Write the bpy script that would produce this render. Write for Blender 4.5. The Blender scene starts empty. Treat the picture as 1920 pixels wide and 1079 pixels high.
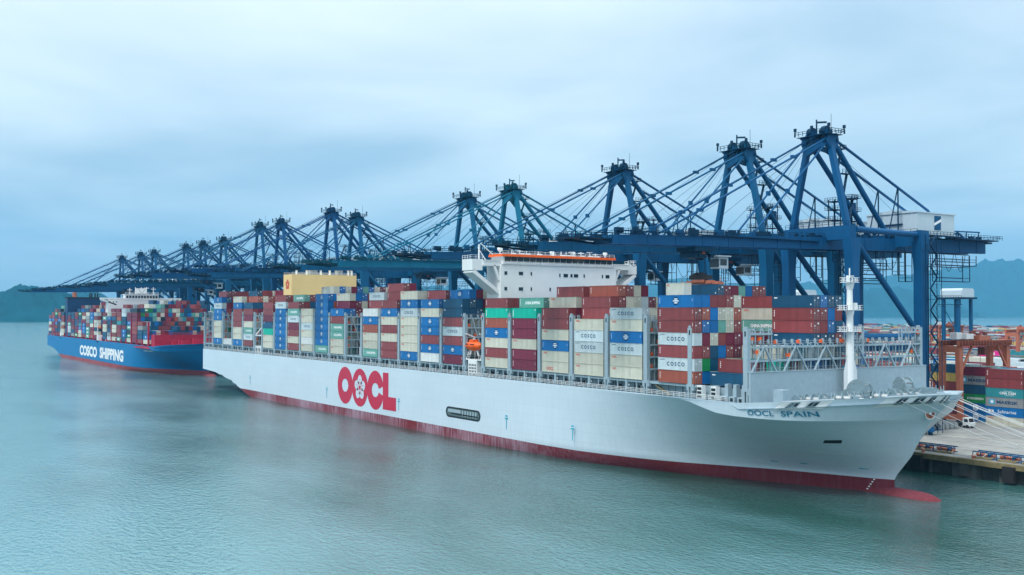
import bpy, bmesh, math, random
from mathutils import Vector, Matrix
import numpy as np
R = math.radians
S = bpy.context.scene
COL = S.collection
KEEPSTR = '''b.0.1 b.0.2 b.0.3 b.0.4 b.0.5 b.0.6 b.0.7 b.0.8 b.1.7 b.1.8 b.1.9 b.2.9 c.0.1 d.0.1 d.0.2 d.0.3 d.0.4 d.0.5 d.0.6 d.0.7 d.0.8 d.3.9 d.4.9 d.5.9 e.0.1 e.0.2 e.0.3 e.0.4 e.0.5 e.0.6 e.0.7 
e.1.6 e.1.7 e.1.8 e.2.8 e.3.8 e.6.9 f.0.1 f.0.2 f.0.3 f.0.4 f.0.5 f.0.6 f.0.7 g.0.1 g.0.2 g.0.3 g.0.4 g.0.5 g.0.6 g.0.7 g.0.8 h.0.1 h.0.2 h.0.3 h.0.4 h.0.5 h.0.6 h.0.7 h.1.7 h.1.8 h.2.7 
h.2.8 i.0.1 i.0.2 i.0.3 i.0.4 i.0.5 i.0.6 j.0.1 j.0.2 j.0.3 j.0.4 j.0.5 j.0.6 j.0.7 j.0.8 j.1.9 j.2.9 j.3.9 j.4.9 j.5.9 j.6.9 j.7.9 j.8.9 j.9.9 k.0.1 k.0.2 k.0.3 k.0.4 k.0.5 k.0.6 k.1.6 
k.1.7 k.1.8 k.2.6 k.2.7 k.2.8 k.3.7 k.3.8 m.0.1 m.0.2 m.0.3 m.0.4 m.0.5 m.0.6 m.1.7 m.1.8 n.0.1 n.0.2 n.0.3 n.0.4 n.0.5 n.0.6 n.0.7 n.1.8 n.1.9 n.2.9 o.0.1 o.0.2 o.0.3 o.0.4 o.0.5 o.0.6 
o.0.7 o.0.8 o.1.8 p.0.1 p.0.2 p.0.3 p.0.4 p.0.5 p.0.6 p.0.7 p.1.8 p1.0.5 p2.0.5 p3.0.5 q.0.1 q.0.2 q.0.3 q.0.4 q.0.5 q.0.6 q.0.7 q.1.5 q.1.6 q.1.7 q.1.8 q.2.5 q.2.6 q.2.7 q.2.8 q.3.8 r.0.1 
r.0.2 r.0.3 r.0.4 r.0.5 r.0.6 r.0.7 r.1.7 s.0.1 s.0.2 s.0.3 s.0.4 s.0.5 s.0.6 s.1.7 t.0.1 t.0.2 t.0.3 t.0.4 t.0.5 t.0.6 t.1.6 t.1.7 t.2.8 u.0.1 u.0.2 u.0.3 u.0.4 u.0.5 u.1.6 u.1.7 u.2.7 
u.2.8 u.3.7 u.3.8 u.4.7 u.4.8 u.5.7 u.5.8 u.6.7 u.7.7 v.0.1 v.0.2 v.0.3 v.0.4 v.0.5 v.0.6 v.1.1 v.1.2 v.1.3 v.1.4 v.1.6 v.11.8 v.12.8 v.13.8 v.14.8 v.15.8 v.16.8 w.0.1 w.0.2 w.0.3 w.0.4 
w.0.5 w.0.6 w.0.7 w.1.1 w.1.2 w.1.3 w.1.4 w.1.5 w.1.6 w.1.7 w.1.8 w.11.5 w.11.6 w.11.7 w.2.2 w.2.3 w.2.4 w.2.5 w.2.6 w.2.7 w.3.3 w.3.4 w.3.5 w.3.6 w.3.7 w.4.3 w.4.4 w.4.5 w.4.6 w.4.7 w.5.3 
w.5.4 w.5.5 w.5.6 w.5.7 w.8.4 w.9.4 x.1.1 x.10.2 x.10.4 x.10.5 x.10.6 x.10.7 x.11.3 x.11.4 x.11.5 x.11.6 x.11.7 x.12.3 x.12.4 x.12.5 x.12.6 x.12.7 x.2.2 x.5.2 x.5.3 x.6.2 x.6.3 x.7.2 x.7.3 
x.8.2 x.8.3 x.9.3 x.9.4 x.9.5 x.9.6 x.9.7 y0.0.1 y0.0.2 y0.0.3 y0.0.4 y0.0.5 y0.0.6 y1.0.1 y1.0.2 y1.0.3 y1.0.4 y1.0.5 y1.0.6 y2.0.1 y2.0.4 y2.0.5 y2.0.6'''
rnd = random.Random(7)

# ---------------------------------------------------------------- camera
TH, PI_, RO = 0.58538, 0.02332, 0.0026
cam_d = bpy.data.cameras.new('Camera'); cam = bpy.data.objects.new('Camera', cam_d); COL.objects.link(cam)
cam_d.sensor_width = 36; cam_d.lens = 36 * 1943.19 / 1920
cam_d.clip_start = 1; cam_d.clip_end = 90000
r_ = Vector((math.sin(TH), math.cos(TH), 0)); f_ = Vector((-math.cos(TH), math.sin(TH), 0)); z_ = Vector((0, 0, 1))
fw = f_ * math.cos(PI_) + z_ * math.sin(PI_); up = -f_ * math.sin(PI_) + z_ * math.cos(PI_)
r2 = r_ * math.cos(RO) + up * math.sin(RO); u2 = up * math.cos(RO) - r_ * math.sin(RO)
cam.matrix_world = Matrix(((r2.x, u2.x, -fw.x, 189.612), (r2.y, u2.y, -fw.y, -163.976), (r2.z, u2.z, -fw.z, 39.367), (0, 0, 0, 1)))
S.camera = cam

# ---------------------------------------------------------------- world and sun (overcast afternoon)
SUN_EL, SUN_AZ = R(54), R(-74)            # sun azimuth measured from +X towards +Y
W = bpy.data.worlds.new('World'); S.world = W; W.use_nodes = True
nt = W.node_tree; nt.nodes.clear()
def N(nt, t, **k):
    n = nt.nodes.new(t)
    for a, b in k.items(): setattr(n, a, b)
    return n
def L(nt, a, b): nt.links.new(a, b)
out = N(nt, 'ShaderNodeOutputWorld'); bg = N(nt, 'ShaderNodeBackground')
sky = N(nt, 'ShaderNodeTexSky', sky_type='NISHITA'); sky.sun_disc = False
sky.sun_elevation = SUN_EL; sky.sun_rotation = R(90) - SUN_AZ; sky.air_density = 1.3; sky.dust_density = 3
skm = N(nt, 'ShaderNodeVectorMath', operation='SCALE'); skm.inputs[3].default_value = 0.09
L(nt, sky.outputs[0], skm.inputs[0])
tc = N(nt, 'ShaderNodeTexCoord'); sep = N(nt, 'ShaderNodeSeparateXYZ'); L(nt, tc.outputs['Generated'], sep.inputs[0])
grad = N(nt, 'ShaderNodeValToRGB'); L(nt, sep.outputs[2], grad.inputs[0])
e = grad.color_ramp.elements
e[0].position = 0.0; e[0].color = (0.27, 0.41, 0.51, 1)
e[1].position = 1.0; e[1].color = (1.45, 1.55, 1.60, 1)
for p, c in ((0.05, (0.33, 0.465, 0.57, 1)), (0.13, (0.45, 0.575, 0.665, 1)), (0.26, (0.55, 0.655, 0.735, 1)), (0.5, (0.95, 1.06, 1.12, 1))):
    k = e.new(p); k.color = c
# cloud sheets: flattened noise on the direction
dv = N(nt, 'ShaderNodeMath', operation='MAXIMUM'); dv.inputs[1].default_value = 0.0; L(nt, sep.outputs[2], dv.inputs[0])
ad = N(nt, 'ShaderNodeMath', operation='ADD'); ad.inputs[1].default_value = 0.12; L(nt, dv.outputs[0], ad.inputs[0])
dx = N(nt, 'ShaderNodeMath', operation='DIVIDE'); dy = N(nt, 'ShaderNodeMath', operation='DIVIDE')
L(nt, sep.outputs[0], dx.inputs[0]); L(nt, ad.outputs[0], dx.inputs[1]); L(nt, sep.outputs[1], dy.inputs[0]); L(nt, ad.outputs[0], dy.inputs[1])
cmb = N(nt, 'ShaderNodeCombineXYZ'); L(nt, dx.outputs[0], cmb.inputs[0]); L(nt, dy.outputs[0], cmb.inputs[1])
n1 = N(nt, 'ShaderNodeTexNoise'); n1.inputs['Scale'].default_value = 0.75; n1.inputs['Detail'].default_value = 8; n1.inputs['Roughness'].default_value = 0.5
n1.inputs['Distortion'].default_value = 0.4
L(nt, cmb.outputs[0], n1.inputs['Vector'])
cr = N(nt, 'ShaderNodeValToRGB'); L(nt, n1.outputs[0], cr.inputs[0])
cr.color_ramp.elements[0].position = 0.34; cr.color_ramp.elements[0].color = (0.70, 0.80, 0.87, 1)
cr.color_ramp.elements[1].position = 0.66; cr.color_ramp.elements[1].color = (1.26, 1.21, 1.15, 1)
mu = N(nt, 'ShaderNodeMix', data_type='RGBA', blend_type='MULTIPLY'); mu.inputs[0].default_value = 1
L(nt, grad.outputs[0], mu.inputs[6]); L(nt, cr.outputs[0], mu.inputs[7])
mx = N(nt, 'ShaderNodeMix', data_type='RGBA'); mx.inputs[0].default_value = 0.88
L(nt, skm.outputs[0], mx.inputs[6]); L(nt, mu.outputs[2], mx.inputs[7])
L(nt, mx.outputs[2], bg.inputs[0]); bg.inputs[1].default_value = 1.0; L(nt, bg.outputs[0], out.inputs[0])
sd = bpy.data.lights.new('Sun', 'SUN'); sun = bpy.data.objects.new('Sun', sd); COL.objects.link(sun)
sd.energy = 1.5; sd.angle = R(14); sd.color = (1.0, 0.97, 0.93)
sv = Vector((math.cos(SUN_AZ) * math.cos(SUN_EL), math.sin(SUN_AZ) * math.cos(SUN_EL), math.sin(SUN_EL)))
sun.rotation_euler = sv.to_track_quat('Z', 'Y').to_euler()
S.view_settings.view_transform = 'Standard'; S.view_settings.look = 'None'
S.view_settings.exposure = 0.62; S.view_settings.gamma = 1.0
S.render.engine = 'CYCLES'
try:
    S.cycles.max_bounces = 6; S.cycles.volume_bounces = 0; S.cycles.use_denoising = True
    S.cycles.volume_step_rate = 5; S.cycles.diffuse_bounces = 3; S.cycles.glossy_bounces = 3
except Exception: pass

# ---------------------------------------------------------------- helpers
def tag(o, label=None, cat=None, group=None, kind=None):
    if label: o['label'] = label
    if cat: o['category'] = cat
    if group: o['group'] = group
    if kind: o['kind'] = kind
    return o
def empty(name, loc=(0, 0, 0), rz=0):
    o = bpy.data.objects.new(name, None); o.location = loc; o.rotation_euler = (0, 0, rz); o.empty_display_size = 1
    COL.objects.link(o); return o
BOXF = ((0, 3, 2, 1), (4, 5, 6, 7), (0, 1, 5, 4), (1, 2, 6, 5), (2, 3, 7, 6), (3, 0, 4, 7))
class MB:
    def __init__(s): s.v = []; s.f = []; s.m = []; s.sm = []
    def add(s, vs, fs, m=0, sm=False):
        b = len(s.v); s.v += [tuple(p) for p in vs]
        for f in fs: s.f.append([b + i for i in f]); s.m.append(m); s.sm.append(sm)
        return s
    def box(s, x0, x1, y0, y1, z0, z1, m=0):
        return s.add([(x0, y0, z0), (x1, y0, z0), (x1, y1, z0), (x0, y1, z0), (x0, y0, z1), (x1, y0, z1), (x1, y1, z1), (x0, y1, z1)], BOXF, m)
    def cb(s, c, d, m=0):
        return s.box(c[0] - d[0] / 2, c[0] + d[0] / 2, c[1] - d[1] / 2, c[1] + d[1] / 2, c[2] - d[2] / 2, c[2] + d[2] / 2, m)
    def beam(s, p, q, w, h, m=0, w2=None, h2=None):
        p = Vector(p); q = Vector(q); d = (q - p).normalized()
        a = Vector((0, 0, 1)) if abs(d.z) < 0.9 else Vector((0, 1, 0))
        x = d.cross(a).normalized(); y = x.cross(d).normalized()
        w2 = w2 or w; h2 = h2 or h; vs = []
        for c, ww, hh in ((p, w, h), (q, w2, h2)):
            for i, j in ((-1, -1), (1, -1), (1, 1), (-1, 1)): vs.append(c + x * (i * ww / 2) + y * (j * hh / 2))
        return s.add(vs, BOXF, m)
    def tube(s, p, q, r, n=8, m=0, r2=None, cap=True):
        p = Vector(p); q = Vector(q); d = (q - p).normalized(); r2 = r if r2 is None else r2
        a = Vector((0, 0, 1)) if abs(d.z) < 0.9 else Vector((0, 1, 0))
        x = d.cross(a).normalized(); y = x.cross(d).normalized(); vs = []
        for c, rr in ((p, r), (q, r2)):
            for k in range(n):
                t = 2 * math.pi * k / n; vs.append(c + x * (rr * math.cos(t)) + y * (rr * math.sin(t)))
        s.add(vs, [(k, (k + 1) % n, n + (k + 1) % n, n + k) for k in range(n)], m, n > 5)
        if cap: s.add(vs, [tuple(range(n - 1, -1, -1)), tuple(range(n, 2 * n))], m)
        return s
    def path(s, pts, r, n=5, m=0):
        for a, b in zip(pts, pts[1:]): s.tube(a, b, r, n, m, cap=False)
        return s
    def loft(s, rings, m=0, cap=True, sm=True, closed=True):
        n = len(rings[0]); vs = [p for r in rings for p in r]; fs = []
        for i in range(len(rings) - 1):
            for k in range(n if closed else n - 1):
                a, b = i * n + k, i * n + (k + 1) % n; fs.append((a, b, b + n, a + n))
        s.add(vs, fs, m, sm)
        if cap: s.add(vs, [tuple(range(n - 1, -1, -1)), tuple(range((len(rings) - 1) * n, len(rings) * n))], m)
        return s
    def prism(s, poly, plane, a, b, m=0):
        # poly of 2D points; plane 'xz' extruded along y from a to b, 'yz' along x, 'xy' along z
        f = {'xz': lambda u, v, t: (u, t, v), 'yz': lambda u, v, t: (t, u, v), 'xy': lambda u, v, t: (u, v, t)}[plane]
        n = len(poly); vs = [f(u, v, a) for u, v in poly] + [f(u, v, b) for u, v in poly]
        return s.add(vs, [tuple(range(n - 1, -1, -1)), tuple(range(n, 2 * n))] + [(k, (k + 1) % n, n + (k + 1) % n, n + k) for k in range(n)], m)
    def rail(s, p, q, h=1.1, step=2.0, r=0.04, m=0, bars=2):
        p = Vector(p); q = Vector(q); L_ = (q - p).length; n = max(1, int(round(L_ / step)))
        for i in range(n + 1):
            c = p.lerp(q, i / n); s.beam(c, c + Vector((0, 0, h)), 2 * r, 2 * r, m)
        for j in range(1, bars + 1):
            o = Vector((0, 0, h * j / bars)); s.beam(p + o, q + o, 2 * r, 2 * r, m)
        return s
    def mesh(s, name, mats, nrm=True):
        me = bpy.data.meshes.new(name); me.from_pydata(s.v, [], s.f)
        for k in (mats if isinstance(mats, (list, tuple)) else [mats]): me.materials.append(k)
        me.polygons.foreach_set('material_index', s.m); me.polygons.foreach_set('use_smooth', s.sm)
        if nrm:
            b = bmesh.new(); b.from_mesh(me); bmesh.ops.recalc_face_normals(b, faces=b.faces); b.to_mesh(me); b.free()
        me.update(); return me
    def build(s, name, mats, parent=None, loc=(0, 0, 0), nrm=True):
        o = bpy.data.objects.new(name, s.mesh(name, mats, nrm)); o.location = loc
        COL.objects.link(o); o.parent = parent; return o
def inst(name, me, parent=None, loc=(0, 0, 0), rz=0):
    o = bpy.data.objects.new(name, me); o.location = loc; o.rotation_euler = (0, 0, rz); COL.objects.link(o); o.parent = parent; return o
KIDS = {}
def copy_tree(o, parent=None):
    c = o.copy(); COL.objects.link(c); c.parent = parent
    for ch in list(o.children): copy_tree(ch, c)
    return c

# ---------------------------------------------------------------- materials
def mat(name, col, rough=0.5, metal=0.0, var=0.12, scale=0.3, streak=0.0, objr=0.0, isl=0.0, bump=None, spec=0.4, tint=None):
    m = bpy.data.materials.new(name); m.use_nodes = True; nt = m.node_tree; b = nt.nodes['Principled BSDF']
    b.inputs['Roughness'].default_value = rough; b.inputs['Metallic'].default_value = metal
    b.inputs['Specular IOR Level'].default_value = spec
    tc = N(nt, 'ShaderNodeTexCoord'); fac = None
    def mulv(a, bb):
        n = N(nt, 'ShaderNodeMath', operation='MULTIPLY'); L(nt, a, n.inputs[0]); L(nt, bb, n.inputs[1]); return n.outputs[0]
    def rng(a, lo, hi):
        n = N(nt, 'ShaderNodeMapRange'); L(nt, a, n.inputs[0]); n.inputs[3].default_value = lo; n.inputs[4].default_value = hi; return n.outputs[0]
    n = N(nt, 'ShaderNodeTexNoise'); n.inputs['Scale'].default_value = scale; n.inputs['Detail'].default_value = 5
    L(nt, tc.outputs['Object'], n.inputs['Vector']); fac = rng(n.outputs[0], 1 - var * 1.6, 1 + var * 1.6)
    if streak:
        mp = N(nt, 'ShaderNodeMapping'); mp.inputs['Scale'].default_value = (1.4, 1.4, 0.12); L(nt, tc.outputs['Object'], mp.inputs[0])
        n2 = N(nt, 'ShaderNodeTexNoise'); n2.inputs['Scale'].default_value = 1.0; n2.inputs['Detail'].default_value = 6; L(nt, mp.outputs[0], n2.inputs['Vector'])
        fac = mulv(fac, rng(n2.outputs[0], 1 - streak, 1 + streak * 0.6))
    if objr:
        oi = N(nt, 'ShaderNodeObjectInfo'); fac = mulv(fac, rng(oi.outputs['Random'], 1 - objr, 1 + objr))
    if isl:
        g = N(nt, 'ShaderNodeNewGeometry'); fac = mulv(fac, rng(g.outputs['Random Per Island'], 1 - isl, 1 + isl))
    v = N(nt, 'ShaderNodeVectorMath', operation='SCALE'); L(nt, fac, v.inputs[3]); v.inputs[0].default_value = col[:3]
    cout = v.outputs[0]
    if tint:      # object colour multiplies the paint
        oi = N(nt, 'ShaderNodeObjectInfo'); mm = N(nt, 'ShaderNodeVectorMath', operation='MULTIPLY')
        L(nt, cout, mm.inputs[0]); L(nt, oi.outputs['Color'], mm.inputs[1]); cout = mm.outputs[0]
    L(nt, cout, b.inputs['Base Color'])
    if bump:
        kind, sc, st = bump
        if kind == 'wave':
            w = N(nt, 'ShaderNodeTexWave', wave_type='BANDS', bands_direction='X'); w.inputs['Scale'].default_value = sc
            L(nt, tc.outputs['Object'], w.inputs['Vector']); h = w.outputs['Fac' if 'Fac' in w.outputs else 1]
        else:
            w = N(nt, 'ShaderNodeTexNoise'); w.inputs['Scale'].default_value = sc; w.inputs['Detail'].default_value = 6
            L(nt, tc.outputs['Object'], w.inputs['Vector']); h = w.outputs[0]
        bp = N(nt, 'ShaderNodeBump'); bp.inputs['Strength'].default_value = st; bp.inputs['Distance'].default_value = 0.1
        L(nt, h, bp.inputs['Height']); L(nt, bp.outputs[0], b.inputs['Normal'])
    return m
CC = {'O': (0.56, 0.56, 0.47), 'C': (0.50, 0.60, 0.64), 'B': (0.003, 0.14, 0.40), 'R': (0.24, 0.05, 0.055), 'M': (0.17, 0.018, 0.045),
      'S': (0.34, 0.085, 0.055), 'G': (0.13, 0.36, 0.31), 'E': (0.0, 0.42, 0.30), 'N': (0.006, 0.075, 0.16), 'W': (0.72, 0.76, 0.76),
      'K': (0.01, 0.22, 0.07), 'Y': (0.50, 0.36, 0.10), 'P': (0.62, 0.02, 0.22), 'A': (0.25, 0.27, 0.28), 'T': (0.03, 0.24, 0.28), 'D': (0.02, 0.03, 0.05)}
CM = {k: mat('container_paint_' + k, c, 0.45, var=0.10, scale=0.5, streak=0.28, objr=0.13, bump=('wave', 1.15, 0.25)) for k, c in CC.items()}
CS = {k: mat('distant_container_paint_' + k, c, 0.5, var=0.10, scale=0.2, isl=0.16) for k, c in CC.items()}
M = dict(
    hull=mat('grey_white_hull_paint', (0.56, 0.675, 0.755), 0.34, var=0.04, scale=0.06, streak=0.10, bump=('noise', 0.35, 0.06)),
    boot=None,
    deckgrey=mat('deck_fitting_grey', (0.30, 0.40, 0.46), 0.5, var=0.10, scale=0.8, streak=0.08),
    gear=mat('deck_machinery_grey', (0.17, 0.25, 0.29), 0.5, var=0.2, scale=0.9),
    deckgreen=mat('deck_green', (0.05, 0.16, 0.13), 0.6, var=0.2, scale=0.4),
    dark=mat('dark_void', (0.012, 0.018, 0.022), 0.6),
    white=mat('white_paint', (0.74, 0.77, 0.78), 0.4, var=0.03, scale=0.3, streak=0.04),
    red=mat('logo_crimson', (0.50, 0.015, 0.055), 0.4, var=0.05),
    navy=mat('lettering_navy', (0.006, 0.05, 0.13), 0.5, var=0.05),
    teal=mat('lettering_teal', (0.01, 0.16, 0.26), 0.5, var=0.05),
    mark=mat('marking_blue', (0.01, 0.36, 0.50), 0.5, var=0.05),
    letw=mat('lettering_white', (0.80, 0.83, 0.84), 0.5, var=0.05),
    letr=mat('lettering_red', (0.55, 0.03, 0.03), 0.5, var=0.05),
    orange=mat('bright_orange', (0.88, 0.12, 0.01), 0.45, var=0.08),
    yellow=mat('casing_cream_yellow', (0.74, 0.54, 0.24), 0.5, var=0.04, streak=0.05),
    glass=mat('dark_window_glass', (0.015, 0.03, 0.04), 0.12, var=0.05, spec=0.7),
    steel=mat('galvanised_steel', (0.34, 0.37, 0.38), 0.45, 0.3, var=0.15, scale=1.5),
    rope=mat('white_rope', (0.72, 0.74, 0.74), 0.8, var=0.05),
    crane=mat('crane_blue_paint', (0.002, 0.082, 0.200), 0.55, var=0.16, scale=0.12, streak=0.18, tint=True, spec=0.2),
    cdark=mat('crane_fittings_blue', (0.002, 0.034, 0.075), 0.6, var=0.25, scale=0.5, tint=True, spec=0.15),
    chouse=mat('machinery_house_white', (0.47, 0.58, 0.65), 0.5, var=0.04, streak=0.07),
    rust=mat('rust_orange_paint', (0.44, 0.14, 0.08), 0.55, var=0.2, scale=0.5, streak=0.25),
    rustd=mat('rust_brown_lattice', (0.22, 0.065, 0.045), 0.65, var=0.3, scale=0.8),
    conc=mat('quay_concrete', (0.25, 0.25, 0.24), 0.85, var=0.34, scale=0.16, bump=('noise', 2.0, 0.25)),
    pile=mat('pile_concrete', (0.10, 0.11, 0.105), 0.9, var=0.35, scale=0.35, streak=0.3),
    quayyel=mat('quay_edge_yellow', (0.24, 0.20, 0.10), 0.8, var=0.5, scale=0.35, streak=.4),
    hull2=mat('blue_hull_paint', (0.002, 0.17, 0.40), 0.45, spec=0.2, var=0.05, scale=0.05, streak=0.08),
    red2=mat('crimson_deck_paint', (0.42, 0.015, 0.055), 0.5, var=0.2, scale=.4),
    black=mat('black_rubber', (0.02, 0.02, 0.022), 0.7),
)
def add_seams(m, bw, bh, dark, ax=2):
    nt = m.node_tree; b = nt.nodes['Principled BSDF']; src = b.inputs['Base Color'].links[0].from_socket
    tc = N(nt, 'ShaderNodeTexCoord'); sx = N(nt, 'ShaderNodeSeparateXYZ'); L(nt, tc.outputs['Object'], sx.inputs[0]); cx = N(nt, 'ShaderNodeCombineXYZ')
    L(nt, sx.outputs[0], cx.inputs[0]); L(nt, sx.outputs[ax], cx.inputs[1])
    br = N(nt, 'ShaderNodeTexBrick'); br.inputs['Scale'].default_value = 1.0; br.inputs['Brick Width'].default_value = bw; br.inputs['Row Height'].default_value = bh
    br.inputs['Mortar Size'].default_value = 0.07; br.inputs['Mortar Smooth'].default_value = 0.3
    br.inputs['Color1'].default_value = (1, 1, 1, 1); br.inputs['Color2'].default_value = (.965, .97, .975, 1); br.inputs['Mortar'].default_value = (dark, dark, dark, 1)
    L(nt, cx.outputs[0], br.inputs['Vector']); mm = N(nt, 'ShaderNodeMix', data_type='RGBA', blend_type='MULTIPLY'); mm.inputs[0].default_value = 1
    L(nt, src, mm.inputs[6]); L(nt, br.outputs['Color'], mm.inputs[7]); L(nt, mm.outputs[2], b.inputs['Base Color'])
add_seams(M['hull'], 13.0, 2.7, 0.91); add_seams(M['hull2'], 14.0, 2.8, 0.8); add_seams(M['conc'], 9.0, 5.5, 0.62, 1)
def boot_mat(name, base, pale, xa=None):
    m = bpy.data.materials.new(name); m.use_nodes = True; nt = m.node_tree; b = nt.nodes['Principled BSDF']; b.inputs['Roughness'].default_value = 0.75; b.inputs['Specular IOR Level'].default_value = 0.2
    tc = N(nt, 'ShaderNodeTexCoord')
    def noise(scale3, sc, det=6):
        mp = N(nt, 'ShaderNodeMapping'); mp.inputs['Scale'].default_value = scale3; L(nt, tc.outputs['Object'], mp.inputs[0])
        n = N(nt, 'ShaderNodeTexNoise'); n.inputs['Scale'].default_value = sc; n.inputs['Detail'].default_value = det; L(nt, mp.outputs[0], n.inputs['Vector']); return n.outputs[0]
    a = noise((1.6, 1.6, 0.12), 1.0); c = noise((1, 1, 1), 0.045, 3)
    ad = N(nt, 'ShaderNodeMath', operation='ADD'); L(nt, a, ad.inputs[0]); L(nt, c, ad.inputs[1])
    rr = N(nt, 'ShaderNodeMapRange'); L(nt, ad.outputs[0], rr.inputs[0]); rr.inputs[1].default_value = 0.88; rr.inputs[2].default_value = 1.22; rr.inputs[4].default_value = 0.75
    fo = rr.outputs[0]
    if xa:      # the scuffed, faded stretch amidships
        sx = N(nt, 'ShaderNodeSeparateXYZ'); L(nt, tc.outputs['Object'], sx.inputs[0]); r1 = N(nt, 'ShaderNodeMapRange'); L(nt, sx.outputs[0], r1.inputs[0])
        r1.inputs[1].default_value = xa[0]; r1.inputs[2].default_value = xa[1]; r1.inputs[3].default_value = 1.25; r1.inputs[4].default_value = 0.12
        mm = N(nt, 'ShaderNodeMath', operation='MULTIPLY', use_clamp=True); L(nt, fo, mm.inputs[0]); L(nt, r1.outputs[0], mm.inputs[1]); fo = mm.outputs[0]
    mx = N(nt, 'ShaderNodeMix', data_type='RGBA'); L(nt, fo, mx.inputs[0]); mx.inputs[6].default_value = base; mx.inputs[7].default_value = pale
    L(nt, mx.outputs[2], b.inputs['Base Color']); return m
M['boot'] = boot_mat('antifouling_red', (0.17, 0.024, 0.034, 1), (0.36, 0.26, 0.33, 1), (-75, -15))
M['boot2'] = boot_mat('antifouling_red_dull', (0.28, 0.05, 0.06, 1), (0.33, 0.13, 0.14, 1))

# lettering: a flat mesh in the x-z plane, reading along +x, seen from -y
_tx = {}
def text_mesh(s, h, mt, bold=0.0, w=None, key=None):
    k = (s, h, mt.name, bold, w)
    if k in _tx: return _tx[k]
    c = bpy.data.curves.new('lettering', 'FONT'); c.body = s; c.size = 1; c.offset = bold; c.resolution_u = 3
    o = bpy.data.objects.new('t', c); COL.objects.link(o)
    dg = bpy.context.evaluated_depsgraph_get(); dg.update()
    me = bpy.data.meshes.new_from_object(o.evaluated_get(dg)); bpy.data.objects.remove(o); bpy.data.curves.remove(c)
    n = len(me.vertices); co = np.empty(n * 3); me.vertices.foreach_get('co', co); co = co.reshape(-1, 3)
    x0, x1 = co[:, 0].min(), co[:, 0].max(); y0, y1 = co[:, 1].min(), co[:, 1].max()
    sy = h / (y1 - y0); sx = (w / (x1 - x0)) if w else sy
    nc = np.stack([(co[:, 0] - x0) * sx, np.zeros(n), (co[:, 1] - y0) * sy], 1)
    me.vertices.foreach_set('co', nc.ravel()); me.materials.clear(); me.materials.append(mt); me.name = 'lettering'; me.update()
    _tx[k] = me; me['w'] = float((x1 - x0) * sx); return me
def merge_meshes(items, name):
    # items: (mesh, offset) -> one mesh with the materials collected
    v = []; f = []; mi = []; mats = []
    for me, off in items:
        b = len(v); v += [tuple(Vector(p.co) + Vector(off)) for p in me.vertices]
        mp = []
        for k in me.materials:
            if k not in mats: mats.append(k)
            mp.append(mats.index(k))
        for p in me.polygons: f.append([b + i for i in p.vertices]); mi.append(mp[p.material_index])
    me = bpy.data.meshes.new(name); me.from_pydata(v, [], f)
    for k in mats: me.materials.append(k)
    me.polygons.foreach_set('material_index', mi); me.update(); return me
def ring_poly(cx, cz, rx, rz, ix, iz, y, n=40, a0=0, a1=360, mb=None, m=0):
    vs = []; fs = []
    for k in range(n + 1):
        t = R(a0 + (a1 - a0) * k / n)
        vs.append((cx + rx * math.cos(t), y, cz + rz * math.sin(t))); vs.append((cx + ix * math.cos(t), y, cz + iz * math.sin(t)))
    for k in range(n): fs.append((2 * k, 2 * k + 1, 2 * k + 3, 2 * k + 2))
    mb.add(vs, fs, m); return mb
def disc(cx, cz, rx, rz, y, mb, m=0, n=24, plane='xz', rot=0):
    vs = []
    for k in range(n):
        t = 2 * math.pi * k / n; a, b = rx * math.cos(t), rz * math.sin(t)
        a, b = a * math.cos(rot) - b * math.sin(rot), a * math.sin(rot) + b * math.cos(rot)
        vs.append((cx + a, y, cz + b) if plane == 'xz' else (y, cx + a, cz + b))
    mb.add(vs, [tuple(range(n))], m); return mb

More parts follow.
